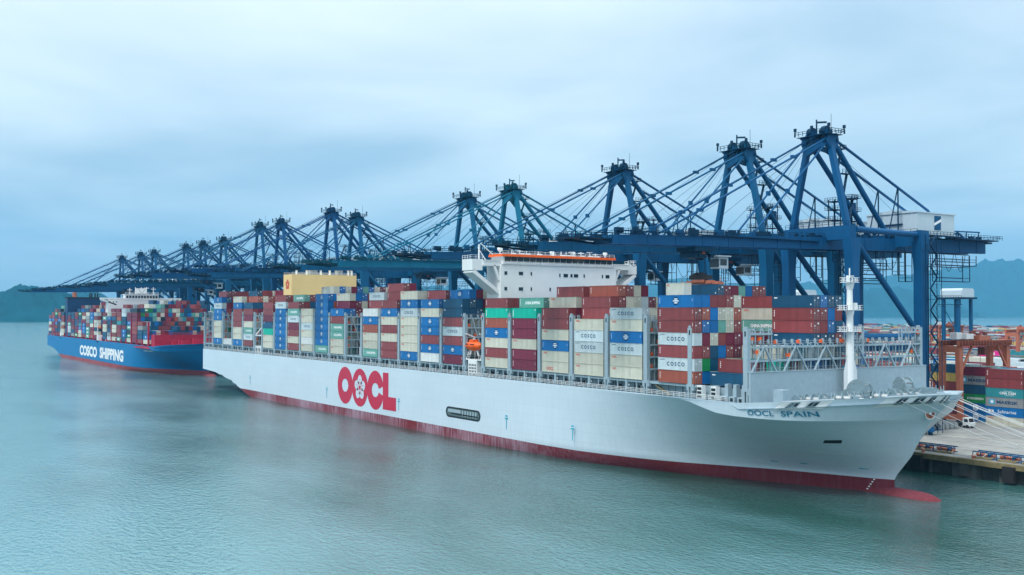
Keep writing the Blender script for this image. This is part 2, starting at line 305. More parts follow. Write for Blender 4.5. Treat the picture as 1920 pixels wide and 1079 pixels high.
# ---------------------------------------------------------------- the setting
def water_mat():
    m = bpy.data.materials.new('harbour_water'); m.use_nodes = True; nt = m.node_tree; b = nt.nodes['Principled BSDF']
    b.inputs['IOR'].default_value = 1.5; b.inputs['Specular IOR Level'].default_value = 0.5
    tc = N(nt, 'ShaderNodeTexCoord')
    def noise(sc, det, scale3=(1, 1, 1), rough=0.55):
        mp = N(nt, 'ShaderNodeMapping'); mp.inputs['Scale'].default_value = scale3; mp.inputs['Rotation'].default_value = (0, 0, R(25)); L(nt, tc.outputs['Object'], mp.inputs[0])
        n = N(nt, 'ShaderNodeTexNoise'); n.inputs['Scale'].default_value = sc; n.inputs['Detail'].default_value = det; n.inputs['Roughness'].default_value = rough
        L(nt, mp.outputs[0], n.inputs['Vector']); return n.outputs[0]
    def math_(op, a, b_):
        n = N(nt, 'ShaderNodeMath', operation=op)
        for i, v in enumerate((a, b_)):
            if isinstance(v, (int, float)): n.inputs[i].default_value = v
            else: L(nt, v, n.inputs[i])
        return n.outputs[0]
    patch = noise(0.012, 4, (1, 2.2, 1)); fine = noise(0.55, 3, (1, 1.9, 1), 0.6); mid = noise(0.16, 4, (1, 1.8, 1)); swell = noise(0.035, 2)
    pr = N(nt, 'ShaderNodeMapRange'); L(nt, patch, pr.inputs[0]); pr.inputs[1].default_value = 0.35; pr.inputs[2].default_value = 0.68; pr.inputs[3].default_value = 0.45; pr.inputs[4].default_value = 1.15
    h = math_('ADD', math_('MULTIPLY', fine, math_('MULTIPLY', pr.outputs[0], 1.9)), math_('ADD', math_('MULTIPLY', mid, 0.7), math_('MULTIPLY', swell, 0.6)))
    bp = N(nt, 'ShaderNodeBump'); bp.inputs['Strength'].default_value = 1.0; bp.inputs['Distance'].default_value = 0.24
    L(nt, h, bp.inputs['Height']); L(nt, bp.outputs[0], b.inputs['Normal'])
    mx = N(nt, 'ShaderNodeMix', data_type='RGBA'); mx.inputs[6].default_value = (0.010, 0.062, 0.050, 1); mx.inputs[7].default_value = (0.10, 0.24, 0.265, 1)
    # sky reflection painted into base colour: paler offshore, darker beside the ships and quay
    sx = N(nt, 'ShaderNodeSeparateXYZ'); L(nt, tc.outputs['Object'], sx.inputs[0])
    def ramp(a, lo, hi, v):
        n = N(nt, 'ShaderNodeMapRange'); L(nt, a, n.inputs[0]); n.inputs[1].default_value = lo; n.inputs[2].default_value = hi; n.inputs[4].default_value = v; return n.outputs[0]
    sky_sheen = math_('ADD', ramp(sx.outputs[1], -5, -140, 0.85), math_('ADD', ramp(sx.outputs[0], -100, -500, 0.5), math_('ADD', ramp(sx.outputs[0], -500, -1100, 0.6), ramp(sx.outputs[1], 300, 1200, 0.8))))
    fm = math_('ADD', math_('MULTIPLY', math_('SUBTRACT', patch, 0.42), 2.0), sky_sheen); fm_n = fm.node; fm_n.use_clamp = True
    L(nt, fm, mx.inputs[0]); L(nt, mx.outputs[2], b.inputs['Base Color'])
    b.inputs['Roughness'].default_value = 0.05
    return m
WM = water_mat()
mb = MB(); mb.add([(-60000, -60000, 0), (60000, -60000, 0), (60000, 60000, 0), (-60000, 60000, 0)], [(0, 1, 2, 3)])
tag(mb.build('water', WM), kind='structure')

QZ = 4.7
mb = MB()
poly = [(-1000, 66.0), (330, 66.0), (330, 1600), (-3300, 1600), (-3300, 1100), (-1500, 420), (-1000, 300)]
mb.add([(x, y, QZ) for x, y in poly] + [(x, y, -3) for x, y in poly], [tuple(range(7))] + [(k, (k + 1) % 7, 7 + (k + 1) % 7, 7 + k) for k in range(7)])
gm = mat('yard_asphalt_concrete', (0.26, 0.265, 0.26), 0.85, var=0.22, scale=0.035, bump=('noise', 1.5, 0.2))
tag(mb.build('ground', gm), kind='structure')

# quay deck on piles, with its yellow edge beam, rails and fenders
q = empty('quay', (0, 0, 0)); tag(q, 'long concrete quay on dark piles with a yellow stained edge beam', 'quay')
mb = MB(); mb.box(-1000, 330, 63.6, 120, QZ - 0.6, QZ + 0.012); mb.build('deck', M['conc'], q)
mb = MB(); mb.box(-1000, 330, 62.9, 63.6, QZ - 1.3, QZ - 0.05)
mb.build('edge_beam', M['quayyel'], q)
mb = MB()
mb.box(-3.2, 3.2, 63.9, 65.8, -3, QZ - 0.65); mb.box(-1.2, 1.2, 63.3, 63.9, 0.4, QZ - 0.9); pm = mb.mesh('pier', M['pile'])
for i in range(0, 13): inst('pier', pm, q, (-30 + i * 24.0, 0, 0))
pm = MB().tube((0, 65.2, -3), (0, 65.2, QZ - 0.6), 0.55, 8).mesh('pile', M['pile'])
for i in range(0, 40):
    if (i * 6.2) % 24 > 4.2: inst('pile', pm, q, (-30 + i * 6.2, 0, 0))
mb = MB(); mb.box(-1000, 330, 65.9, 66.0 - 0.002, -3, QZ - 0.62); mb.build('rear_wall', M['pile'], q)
mb = MB()
for y in (67 - 0.25, 67 + 0.25, 97 - 0.25, 97 + 0.25): mb.box(-990, 320, y - 0.06, y + 0.06, QZ + 0.013, QZ + 0.05)
mb.build('crane_rail', M['steel'], q)
fm = MB().box(-1.4, 1.4, 62.0, 62.88, 0.5, 4.1).mesh('fender', M['black'])
for i in range(14): inst('fender', fm, q, (-18 + i * 24, 0, 0))
mb = MB()
for y, w in ((70.2, .25), (74.6, .12), (79, .12), (83.4, .12), (87.8, .12), (92.2, .12), (100.8, .25), (104.6, .12)): mb.box(-990, 320, y - w, y + w, QZ + 0.014, QZ + 0.018)
mb.build('lane_marking', mat('faded_lane_paint', (0.46, 0.43, 0.34), 0.8, var=0.5, scale=0.4), q)

# hills: terrain built in a ring sector far away
CX, CY = 189.612, -163.976
def px_dir(x):
    u = (x - 960) / 1943.19; d = f_ + r_ * u; return d
def ridge(name, pts, D0, D1, seed, colr, step=6, rough=1.0, cont=True):
    # pts: (image x, elevation angle tangent * 1943) used only to get azimuth and true height at distance D1
    xs = [p[0] for p in pts]; rr = random.Random(seed)
    cols = []; n = int((xs[-1] - xs[0]) / step); NR = 12
    ph = [rr.random() * 6.28 for _ in range(12)]
    for i in range(n + 1):
        x = xs[0] + (xs[-1] - xs[0]) * i / n; H = np.interp(x, xs, [p[1] for p in pts])
        H += rough * (1.0 * math.sin(x * .06 + ph[0]) + .5 * math.sin(x * .17 + ph[1]) + .2 * math.sin(x * .41 + ph[2]))
        hh = max(0, H) / 1943.19 * D1 + (39.4 if H > 0 else 0)
        d = px_dir(x); col = []
        for j in range(NR + 1):
            t = j / NR; D = D0 + (D1 - D0) * min(t / 0.8, 1.25)
            k = math.sin(min(t / 0.8, 1) * math.pi / 2) ** 1.15 if t <= 0.8 else 1 - (t - 0.8) * 2
            w = 0.14 * math.sin(x * .19 + j * 1.3 + ph[3]) + 0.10 * math.sin(x * .37 - j * 2.1 + ph[4]) + 0.06 * math.sin(x * .8 + j * 3 + ph[5])
            z = hh * max(0.0, k * (1 + w * (1 - abs(t / 0.8 - 1) * .4) * (0 if abs(t - .8) < .01 else 1) * (0.9 if j else 0)))
            if j == 0: z = -2
            if j == 1: z = max(z, 4)
            z = min(z, hh * (.999 if j != 10 else 1)) if j != 0 else z
            col.append((CX + d.x * D, CY + d.y * D, z))
        cols.append(col)
    mb = MB(); mb.loft(cols, cap=False, closed=False)
    o = mb.build(name, colr, nrm=True); tag(o, kind='structure'); return o
hm = mat('hillside_forest', (0.003, 0.052, 0.072), 1.0, spec=0.0, var=0.35, scale=0.008, bump=('noise', 0.02, 1.0))
ridge('hills', [(-140, 22), (-60, 27), (0, 33), (24, 43), (43, 50), (54, 46), (85, 42), (116, 39), (135, 27), (170, 10), (200, -30)], 3450, 4200, 3, hm, 4, 0.35)
ridge('hills', [(60, 5), (110, 22), (144, 37), (160, 39), (177, 37), (207, 23), (217, 19), (250, 12), (300, 7), (360, 2), (400, -10)], 5200, 6200, 5, hm, 4, 0.3)
ridge('hills', [(380, 5), (600, 24), (700, 36), (790, 46), (850, 47), (900, 39), (1000, 33), (1100, 38), (1200, 48), (1248, 57), (1275, 65), (1330, 54), (1450, 53), (1560, 58), (1613, 60), (1684, 72), (1720, 72),
                (1760, 80), (1816, 87), (1845, 97), (1920, 99), (2020, 92), (2160, 80)], 11200, 13500, 9, hm, 8, 1.0)
ridge('hills', [(1480, 2), (1560, 24), (1600, 36), (1633, 47), (1660, 44), (1685, 48), (1720, 40), (1760, 26), (1800, 12), (1850, -5)], 8600, 9600, 13, hm, 6, 0.7)

# ---------------------------------------------------------------- hulls
DK = [(-70, 0), (34, 0), (40, 1.4), (45, 5.0), (48, 8.8), (51, 13.4), (53.8, 18.2), (56.2, 22.6), (58.4, 26.6), (60, 29.2), (60.8, 30.65)]
ZK = [(-400, 19.6), (10, 19.6), (14, 19.25), (18, 18.3), (23, 17.2), (28, 16.9), (80, 16.9)]
KN = [(-70, 0), (0, 0), (20, 0.3), (34, 0.6), (38, 1.5), (41.5, 3.1), (45, 6.4), (48, 11.2), (50.5, 16.2), (52.6, 21.2), (54.4, 25.8), (55.6, 29.0), (56.3, 30.65)]
BT = [(-70, 0), (-44, 0), (-28, 1.0), (-17, 3.2), (-5, 6.6), (2.5, 9.8), (9.3, 13.4), (22.6, 20.6), (37, 26.2), (43, 28.6), (46.9, 30.65)]
WL = [(-70, 0), (-60, 0.2), (-44, 0.9), (-25, 3.0), (1, 11.0), (16, 17.4), (27, 21.9), (38, 26.6), (44, 29.2), (47.0, 30.65)]
KE = [(-70, 2), (-40, 4), (-10, 12), (20, 23), (38, 29), (45, 30.65)]
ZB = [(-348, 9.5), (-327, 8.7), (-306, 6.2), (-290, 3.0), (-285, 1.8), (-280, 0.6), (-270, -2.5), (-255, -8)]
def ip(pts, x): return float(np.interp(x, [p[0] for p in pts], [p[1] for p in pts]))
STEM = [(-6, 45), (0, 47.0), (3, 46.9), (4.1, 47.5), (8.6, 51.2), (15.4, 55.0), (16.9, 56.3), (21.8, 60.4), (22.55, 60.8)]
def topz(X): return 19.85 if X < 30 else 19.85 + 2.7 * min(1, (X - 30) / 30.8)
LV = (-6, -2.5, 0, 3.0, 4.2, 5.5, 7, 8.6, 10.2, 12, 14, 15.4, 16.9)
def build_hull(name, mats, tf, parent):
    A = [-347.8, -340, -333, -327, -320, -313, -306, -300, -295, -290, -285, -280, -275, -270, -262, -255, -230, -200, -160, -120, -90]
    U = [1 - (1 - k / 44) ** 1.5 for k in range(45)]
    def row(z, curve, xs, ztop=False):
        out = []
        for X in A:
            zb = ip(ZB, X); zk = lambda q: q if q <= 3 else 3 + (q - 3) * 16.6 / 13.9
            z0 = z; z = zk(z); up_ = min([zk(q) for q in LV if q > z0] or [99])
            if z < zb and not ztop: out.append((X, 0 if up_ >= zb else min(30.65, (zb - up_) * 2.2 + .3), zb - 0.001 * (zb - z)))
            else: out.append((X, 0, z if not ztop else topz(X)))
            z = z0
        for u in U:
            X = -70 + (xs + 70) * u; out.append((X, curve(u), (z if z <= 3 else 3 + (z - 3) * (ip(ZK, X) - 3) / 13.9) if not ztop else topz(X)))
        return out
    def cv(pts, xs): return lambda u: ip(pts, pts[0][0] + (xs + 70) * u) if True else 0
    cK, cB = cv(KN, 56.3), cv(BT, 46.9)
    low = [row(-6, cv(KE, 45), 45), row(-2.5, lambda u: (ip(KE, -70 + 115 * u) + ip(WL, -70 + 117 * u)) / 2, 46.2), row(0, cv(WL, 47), 47), row(3.0, cB, 46.9)]
    for z in (4.2, 5.5, 7, 8.6, 10.2, 12, 14, 15.4, 16.9):
        t = (z - 3) / 13.9; w = t ** 1.35; xs = ip([(a, b) for a, b in STEM], z)
        low.append(row(z, (lambda w: (lambda u: cB(u) * (1 - w) + cK(u) * w))(w), xs))
    cD = cv(DK, 60.8)
    hi = [low[-1], row(0, cD, 62.2, True)]
    mb = MB()
    for side in (0, 1):
        for rows, red in ((low, True), (hi, False)):
            n = len(rows[0]); vs = [tf(X, (i if side == 0 else 61.3 - i), z) for r in rows for X, i, z in r]; fs = []; ms = []
            b = len(mb.v); mb.v += vs
            for j in range(len(rows) - 1):
                for k in range(n - 1):
                    a = j * n + k; mb.f.append([b + a, b + a + 1, b + a + n + 1, b + a + n])
                    zz = (rows[j][k][2] + rows[j + 1][k][2] + rows[j][k + 1][2] + rows[j + 1][k + 1][2]) / 4
                    mb.m.append(1 if (red and j < 3 and zz < 3.01) else 0); mb.sm.append(k > 20)
    # transom and deck
    mb.add([tf(-347.8, 0, 9.5), tf(-347.8, 61.3, 9.5), tf(-347.8, 61.3, 19.85), tf(-347.8, 0, 19.85)], [(0, 1, 2, 3)], 0)
    n = len(hi[1]); vs = []
    for X, i, z in hi[1]: vs += [tf(X, i, z - (0.25 if X < 30 else 1.3)), tf(X, 61.3 - i, z - (0.25 if X < 30 else 1.3))]
    mb.add(vs, [(2 * k, 2 * k + 2, 2 * k + 3, 2 * k + 1) for k in range(n - 1)], 2)
    o = mb.build(name, mats, parent)
    # bulb
    rings = []
    for t in [0, .2, .4, .6, .75, .82, .87, .91, .94, .965, .985, 1.0]:
        X = 34 + 24.9 * t; s = math.sqrt(max(0.0, 1 - (max(0, t - .72) / .28) ** 2.2)); s = max(s, .04)
        rings.append([tf(X, 30.65 + 3.3 * s * math.cos(a * math.pi / 10), -1.3 - 0.1 * t + 2.75 * s * math.sin(a * math.pi / 10)) for a in range(20)])
    b = MB(); b.loft(rings); bo = b.build('bulbous_bow', mats[1], parent)
    return o
ship = empty('container_ship', (-150, 30.65, 0))
tag(ship, 'huge grey white container ship with crimson logo lettering and red waterline, nearest ship', 'ship')
def unp(o, r):    # keep world placement after parenting to a moved root
    o.matrix_parent_inverse = Matrix.Translation(-Vector(r.location)); return o
hull = unp(build_hull('hull', [M['hull'], M['boot'], M['deckgrey']], lambda X, y, z: (X, y, z), ship), ship)
for c in ship.children: unp(c, ship)
from mathutils.bvhtree import BVHTree
bvh = BVHTree.FromPolygons([v.co for v in hull.data.vertices], [list(p.vertices) for p in hull.data.polygons])
def surf(X, z, bv=None):
    h = (bv or bvh).ray_cast(Vector((X, -60, z)), Vector((0, 1, 0)))
    return h[0].y if h[0] else 0
def sp(mb, name, mats, par=None, root=None, **k):
    o = mb.build(name, mats, par if par else (root or ship), **k)
    if not par or par in (root or ship, ): unp(o, root or ship)
    return o
def proj_text(s, X0, z0, h, w, mt, bv=None, off=0.06, root=None, slope=0):
    me = text_mesh(s, h, mt, 0.015, w).copy()
    # subdivide so that it follows the curved plating
    b = bmesh.new(); b.from_mesh(me); bmesh.ops.triangulate(b, faces=b.faces)
    for _ in range(2):
        lg = [e_ for e_ in b.edges if e_.calc_length() > .7]
        if lg: bmesh.ops.subdivide_edges(b, edges=lg, cuts=1, use_grid_fill=True); bmesh.ops.triangulate(b, faces=b.faces)
    b.to_mesh(me); b.free()
    for v in me.vertices:
        X = X0 + v.co.x; z = z0 + v.co.z + slope * v.co.x; v.co = (X, surf(X, z, bv) - off, z)
    o = inst('lettering', me, root or ship); unp(o, root or ship); return o
proj_text('OOCL  SPAIN', 32.7, 17.45, 1.15, 13.5, M['teal'], slope=0.03, off=.1)

# big side logo: ring, ring with blossom, C and L
mb = MB(); y = -0.05
ring_poly(-171.4, 11.5, 6.75, 6.95, 2.8, 2.45, y, mb=mb)
ring_poly(-158.5, 11.4, 6.75, 6.95, 0.01, 0.01, y - .004, mb=mb)
ring_poly(-145.7, 11.3, 6.6, 6.95, 2.8, 2.5, y - .008, a0=14, a1=346, mb=mb)
mb.add([(-139.7, y - .012, 5.0), (-129.6, y - .012, 5.0), (-129.6, y - .012, 9.6), (-135.4, y - .012, 9.6), (-135.4, y - .012, 17.9), (-139.7, y - .012, 17.9)], [(0, 1, 2, 3, 4, 5)])
sp(mb, 'logo', M['red'], nrm=False)
def flower(cx, cz, y, s, mp, mc, parent, root=None, plane='xz'):
    mb = MB()
    for k in range(5):
        t = R(90 + 72 * k); disc(cx + 2.35 * s * math.cos(t), cz + 2.35 * s * math.sin(t), 2.1 * s, 1.75 * s, y, mb, 0, 20, plane, t)
    disc(cx, cz, 1.6 * s, 1.6 * s, y - .003 if plane == 'xz' else y + .003, mb, 0, 16, plane)
    yy = y - .01 if plane == 'xz' else y + .01
    disc(cx, cz, .85 * s, .85 * s, yy, mb, 1, 16, plane)
    for k in range(15):
        t = R(90 + 24 * k); r0, r1 = 1.0 * s, (2.9 if k % 3 == 0 else 2.0) * s
        a = (cx + r0 * math.cos(t), cz + r0 * math.sin(t)); b = (cx + r1 * math.cos(t), cz + r1 * math.sin(t)); w = .08 * s
        n_ = (-math.sin(t) * w, math.cos(t) * w)
        pts = [(a[0] - n_[0], a[1] - n_[1]), (b[0] - n_[0], b[1] - n_[1]), (b[0] + n_[0], b[1] + n_[1]), (a[0] + n_[0], a[1] + n_[1])]
        mb.add([(p[0], yy, p[1]) if plane == 'xz' else (yy, p[0], p[1]) for p in pts], [(0, 1, 2, 3)], 1)
        disc(b[0], b[1], .22 * s, .22 * s, yy - .002, mb, 1, 8, plane)
    return mb
o = flower(-158.5, 11.4, -0.07, 1.03, None, None, ship).build('blossom_emblem', [M['hull'], M['red']], ship, nrm=False); unp(o, ship)
# gangway recess in the side (pill shaped), tug marks
mb = MB()
def pill(mb, x0, x1, z0, z1, y, m):
    r = (z1 - z0) / 2; pts = []
    for k in range(13): t = R(90 + 180 * k / 12); pts.append((x0 + r + r * math.cos(t), z0 + r + r * math.sin(t)))
    for k in range(13): t = R(-90 + 180 * k / 12); pts.append((x1 - r + r * math.cos(t), z0 + r + r * math.sin(t)))
    mb.add([(a, y, b) for a, b in pts], [tuple(range(len(pts)))], m)
pill(mb, -95.3, -74.6, 6.3, 9.6, -0.05, 0); pill(mb, -94.6, -75.3, 6.8, 9.1, -0.056, 1)
mb.box(-93.8, -86.2, -0.10, -0.06, 7.9, 8.9, 2)
for k in range(6): mb.box(-85.4 + k * 1.55, -84.6 + k * 1.55, -0.10, -0.06, 7.2, 8.9, 2)
mb.box(-92, -76, -0.10, -0.06, 7.35, 7.75, 0)
sp(mb, 'gangway_recess', [M['dark'], mat('recess_grey_green', (0.08, 0.13, 0.14), 0.6), M['deckgrey']])
for X in (-276, -188.4, -127.5, -60.4, -28.8):
    mb = MB(); mb.box(X - .8, X + .8, -.09, -.05, 8.5, 8.85); mb.box(X - .14, X + .14, -.09, -.05, 5.6, 8.5); mb.box(X - .5, X + .5, -.09, -.05, 9.2, 9.6)
    sp(mb, 'tug_mark', M['mark'])
# recess in the bow flare, anchor and draught marks
def quadpatch(c, off, m, name, n=6, parent=None):   # corners (X, z): top left, top right, bottom left, bottom right
    vs = []; fs = []
    for j in range(n + 1):
        for i in range(n + 1):
            a, b_ = i / n, j / n; X = (c[0][0] * (1 - a) + c[1][0] * a) * (1 - b_) + (c[2][0] * (1 - a) + c[3][0] * a) * b_; z = (c[0][1] * (1 - a) + c[1][1] * a) * (1 - b_) + (c[2][1] * (1 - a) + c[3][1] * a) * b_
            vs.append((X, surf(X, z) - off, z))
    for j in range(n):
        for i in range(n): k = j * (n + 1) + i; fs.append((k, k + 1, k + n + 2, k + n + 1))
    mb = MB(); mb.add(vs, fs); return sp(mb, name, m, nrm=False)
def patch(x0, x1, z0, z1, off, m, name, n=6, root=None, bv=None):
    vs = []; fs = []
    for i in range(n + 1):
        X = x0 + (x1 - x0) * i / n
        for z in (z0, z1): vs.append((X, surf(X, z, bv) - off, z))
    for i in range(n): fs.append((2 * i, 2 * i + 2, 2 * i + 3, 2 * i + 1))
    mb = MB(); mb.add(vs, fs); return sp(mb, name, m, root=root, nrm=False)

# ---------------------------------------------------------------- fittings of the big ship
POSTS = [0, -14.9, -29.7, -44.4, -59.3, -73.7, -84.6, -99.1, -113.8, -128.3, -143.1, -158, -172.3, -187.1, -202, -216.9, -231.8, -246.5, -261.5, -271.9, -287.5, -302.5, -317, -332.2, -346.4]
def lashing(zt, low=None, steps=24, braces=True, feet=True):
    mb = MB(); yc = [0.15 + 2.52 * k for k in range(25)]
    for k, y in enumerate(yc):
        top = zt if (low is None or k <= 3 or k >= 21) else low
        if k in (0, 24):
            s = 1 if k == 0 else -1; a = y - .1 if k == 0 else y - .9
            mb.box(-.65, .65, a, a + 1.0, 22.4, zt)
            mb.box(-.65, -.25, a, a + 1.0, 19.7, 22.4); mb.box(.25, .65, a, a + 1.0, 19.7, 22.4); mb.box(-.25, .25, a + .3, a + .8, 19.7, 22.4, 1)
            if feet: mb.box(-1.15, -.65, a + .1, a + .9, 21.6, 23.0); mb.box(.65, 1.15, a + .1, a + .9, 21.6, 23.0)
            mb.box(-.35, .35, a - .01, a + .5, zt, zt + .5); mb.box(-.18, .18, a - .06, a, zt - 1.6, zt - .5, 1)
        else:
            mb.box(-.5, -.28, y - .14, y + .14, 19.7, top); mb.box(.28, .5, y - .14, y + .14, 19.7, top)
            mb.box(-.5, .5, y - .1, y + .1, top - .25, top)
    z = zt - .9; lv = []
    while z > 23: lv.append(z); z -= 2.9
    for j, z in enumerate(lv):
        segs = [(0.3, 60.6)] if (low is None or z < low) else [(0.3, 7.8), (53, 60.6)]
        for a, b in segs:
            mb.box(-.62, .62, a, b, z - .16, z)
            mb.box(-.66, -.6, a, b, z - .45, z - .05); mb.box(.6, .66, a, b, z - .45, z - .05)
            for h in (.55, 1.05): mb.box(.56, .62, a, b, z + h - .03, z + h + .03, 2); mb.box(-.62, -.56, a, b, z + h - .03, z + h + .03, 2)
    if braces:
        for y0, y1 in ((2.7, 7.8), (17.8, 12.8), (17.8, 22.8), (37.9, 32.9), (37.9, 43), (58, 53)):
            zz = (low or zt) - 1; mb.beam((.55, y0, zz), (.55, y1, 23 if low is None else zz - 5.4), .35, .35)
    return mb
LBM = [M['deckgrey'], M['dark'], M['steel']]
lb = lashing(38.4).mesh('lashing_bridge', LBM)
binm = MB().cb((0, 0, 0), (.7, .8, .8)).mesh('equipment_box', M['orange'])
BINS = ((1.7, 35.1), (1.7, 29.3), (4.2, 32.2), (6.6, 37.8), (1.5, 26.4))
for X in POSTS:
    o = inst('lashing_bridge', lb, ship, (X, 0, 0)); unp(o, ship)
    for y, z in BINS: inst('equipment_box', binm, o, (.2, y, z))
lf = lashing(35.8, 32.6, braces=False)
for y in (5, 15, 25, 36, 46, 56):
    lf.beam((.75, y, 32), (.75, y - 4, 26.2), .42, .3); lf.beam((.75, y, 32), (.75, y + 4, 26.2), .42, .3)
for y in np.arange(1.4, 60, 2.52): lf.box(.3, .9, y - .12, y + .12, 32.6, 33.5); lf.box(-.9, .9, y - .3, y + .3, 31.7, 31.9)
lfm = lf.mesh('lashing_bridge', LBM)
for X in (15.3, 32.4):
    o = inst('lashing_bridge', lfm, ship, (X, 0, 0)); unp(o, ship)
    for y, z in ((1.6, 33.6), (4, 33.6), (59, 34.6), (56.5, 30), (3, 30.8), (9, 32.9), (16.5, 32.9), (24, 32.9), (13, 30), (31, 32.9), (40, 32.9)): inst('equipment_box', binm, o, (.3, y, z))
mb = MB(); mb.box(33.2, 33.8, 0.2, 61.1, 19.7, 26.5); mb.box(33.1, 33.9, 0.15, 61.15, 26.45, 26.6)
for y in range(4, 60, 4): mb.box(32.7, 33.2, y - .1, y + .1, 19.7, 26.3)
sp(mb, 'breakwater', M['deckgrey'])
# coaming and outboard stanchions
mb = MB(); gaps = [(-84.0, -74.3), (-271.3, -262.1)]
for a, b in ((-345.5, -272), (-262, -84.5), (-74, 32.8)): mb.box(a, b, 2.7, 58.6, 19.5, 22.6, 0)
for X in np.arange(-345, 33, 2.45):
    mb.box(X - .12, X + .12, 2.3, 2.7, 19.6, 22.6, 0)
for a, b in ((-345.5, -272), (-262, -84.5), (-74, 17)):
    mb.box(a, b, 0.5, 0.9, 22.35, 22.9, 0); mb.box(a, b, .9, 2.7, 22.3, 22.42, 0); mb.box(a, b, 60.4, 60.8, 22.35, 22.9, 0)
for i, X in enumerate(POSTS[:-1]):
    if i in (5, 18): continue
    m_ = X - 7.4
    mb.box(m_ - .35, m_ + .35, .3, .95, 19.7, 22.9, 0); mb.box(m_ - .55, m_ + .55, 60.4, 61, 19.7, 22.9, 0)
    for s in (-3.6, 3.6): mb.box(m_ + s - .12, m_ + s + .12, .5, .8, 19.7, 22.4, 0)
    for s in (-5, 2.2): mb.box(m_ + s - .9, m_ + s + .9, 1.9, 2.3, 20.4, 21.4, 1)
    mb.box(m_ + 3.4, m_ + 5.8, 1.95, 2.35, 19.7, 21.6, 2)
    mb.cb((m_ + 1.2, .25, 21.6), (.22, .22, .22), 3)
sp(mb, 'hatch_coaming', [M['deckgrey'], M['dark'], M['steel'], M['letw']])
mb = MB(); mb.rail((-346, .12, 19.85), (27, .12, 19.85), 1.1, 1.9, .045, 0, 3)
sp(mb, 'railing', M['white'])
mb = MB()
for X in (-84.6, -271.9):
    pass
for X0, X1 in ((-346, -332.9),):
    for z in (25.9, 29, 32, 35, 38): mb.box(X0, X1, 1, 1.2, z, z + .12)
    for y in (1.5, 8, 15): mb.beam((-339, y, 19.8), (-339, y, 38.5), .25, .25)
    for z in (29, 35): mb.beam((X0, .6, z), (X1, .6, z), .12, .12)
    mb.cb((-339, 1, 38.9), (5, 1, .3), 1); mb.tube((-339, 1, 39), (-339, 1, 42), .12, 6, 1)
sp(mb, 'stern_frame', [M['deckgrey'], M['white']])

# wheelhouse block
dh = MB()
dh.box(-84, -76, 8, 53.3, 19.6, 53.9)
dh.box(-83.4, -75.6, 8.4, 52.2, 53.9, 54.4); dh.box(-83, -75.9, 8.9, 51.7, 54.4, 56.35); dh.box(-83.6, -75.3, 8.3, 52.3, 56.35, 56.55)
for s in (0, 1):
    f = (lambda y: y) if s == 0 else (lambda y: 61.3 - y)
    def bx(x0, x1, y0, y1, z0, z1): dh.box(x0, x1, min(f(y0), f(y1)), max(f(y0), f(y1)), z0, z1)
    bx(-83, -77, -1.6, 2.0, 51.9, 55.3); bx(-82.6, -76.6, 2.0, 8, 53.3, 54.9); bx(-83.4, -76.4, 2, 8.2, 54.9, 55.1)
    dh.beam((-79.8, f(-1.2), 51.7), (-79.8, f(8.2), 45.2), 5.6, 1.1); dh.beam((-77, f(6.0), 53.5), (-77, f(8), 49), .8, .8)
    dh.rail((-77, f(-1.5), 55.3), (-77, f(2.0), 55.3), 1.2, 1.2, .05); dh.rail((-83, f(-1.5), 55.3), (-77, f(-1.5), 55.3), 1.2, 1.5, .05)
o = sp(dh, 'deckhouse', M['white'])
mb = MB(); mb.box(-75.28, -75.12, 8.2, 52.4, 56.3, 57.05); mb.box(-83, -75.28, 8.0, 8.25, 56.3, 57.05); sp(mb, 'roof_stripe', M['orange'])
ws = MB(); x = -75.88
ys = np.linspace(9.2, 51.4, 19)
for a, b in zip(ys, ys[1:]): ws.add([(x, a + .12, 54.7), (x, b - .12, 54.7), (x + .25, b - .05, 56.2), (x + .25, a + .05, 56.2)], [(0, 1, 2, 3)])
sp(ws, 'wheelhouse_window', M['glass'])
for y, z, w in ((9.8, 51.2, 1.0), (15.4, 51.2, 1.6), (19.3, 51.2, .5), (30.3, 50.9, .5), (32.6, 50.9, 1.7), (34.9, 50.9, .8), (36.7, 50.9, 1.7), (40, 50.9, .5), (47.5, 50.9, .5), (49.6, 50.9, 1.6),
                (9.8, 46.4, 1.0), (15.4, 46.4, 1.6), (19.3, 46.4, .5), (26.5, 46.4, .5), (31.5, 46.4, .5), (34.4, 46.4, .5), (38.3, 46.4, .5), (42.6, 46.4, .5)):
    w_ = MB(); w_.box(-75.99, -75.95, y - w / 2, y + w / 2, z - .5, z + .5); f_w = sp(w_, 'window', M['glass'])
    w_ = MB()
    for a, b, c, d in ((y - w / 2 - .08, y + w / 2 + .08, z + .5, z + .58), (y - w / 2 - .08, y + w / 2 + .08, z - .58, z - .5)): w_.box(-75.99, -75.92, a, b, c, d)
    w_.build('window_frame', M['deckgrey'], f_w)
mb = MB()
mb.rail((-75.6, 8.4, 56.9), (-75.6, 52.2, 56.9), 1.1, 2, .05); mb.rail((-83, 8.4, 56.5), (-83, 52.2, 56.5), 1.1, 2, .05); mb.rail((-75.4, 8.5, 53.92), (-75.4, 52, 53.92), .9, 1.6, .04)
for y, r in ((9.6, .9), (51, .8), (38, .6), (29, .5)):
    mb.tube((-79, y, 56.5), (-79, y, 57.8), .2, 6)
    mb.loft([[(-79 + rr * math.cos(a * .628), y + rr * math.sin(a * .628), 57.8 + r + zz) for a in range(10)] for rr, zz in ((.3 * r, -r), (.85 * r, -.5 * r), (r, 0), (.85 * r, .55 * r), (.1, r))])
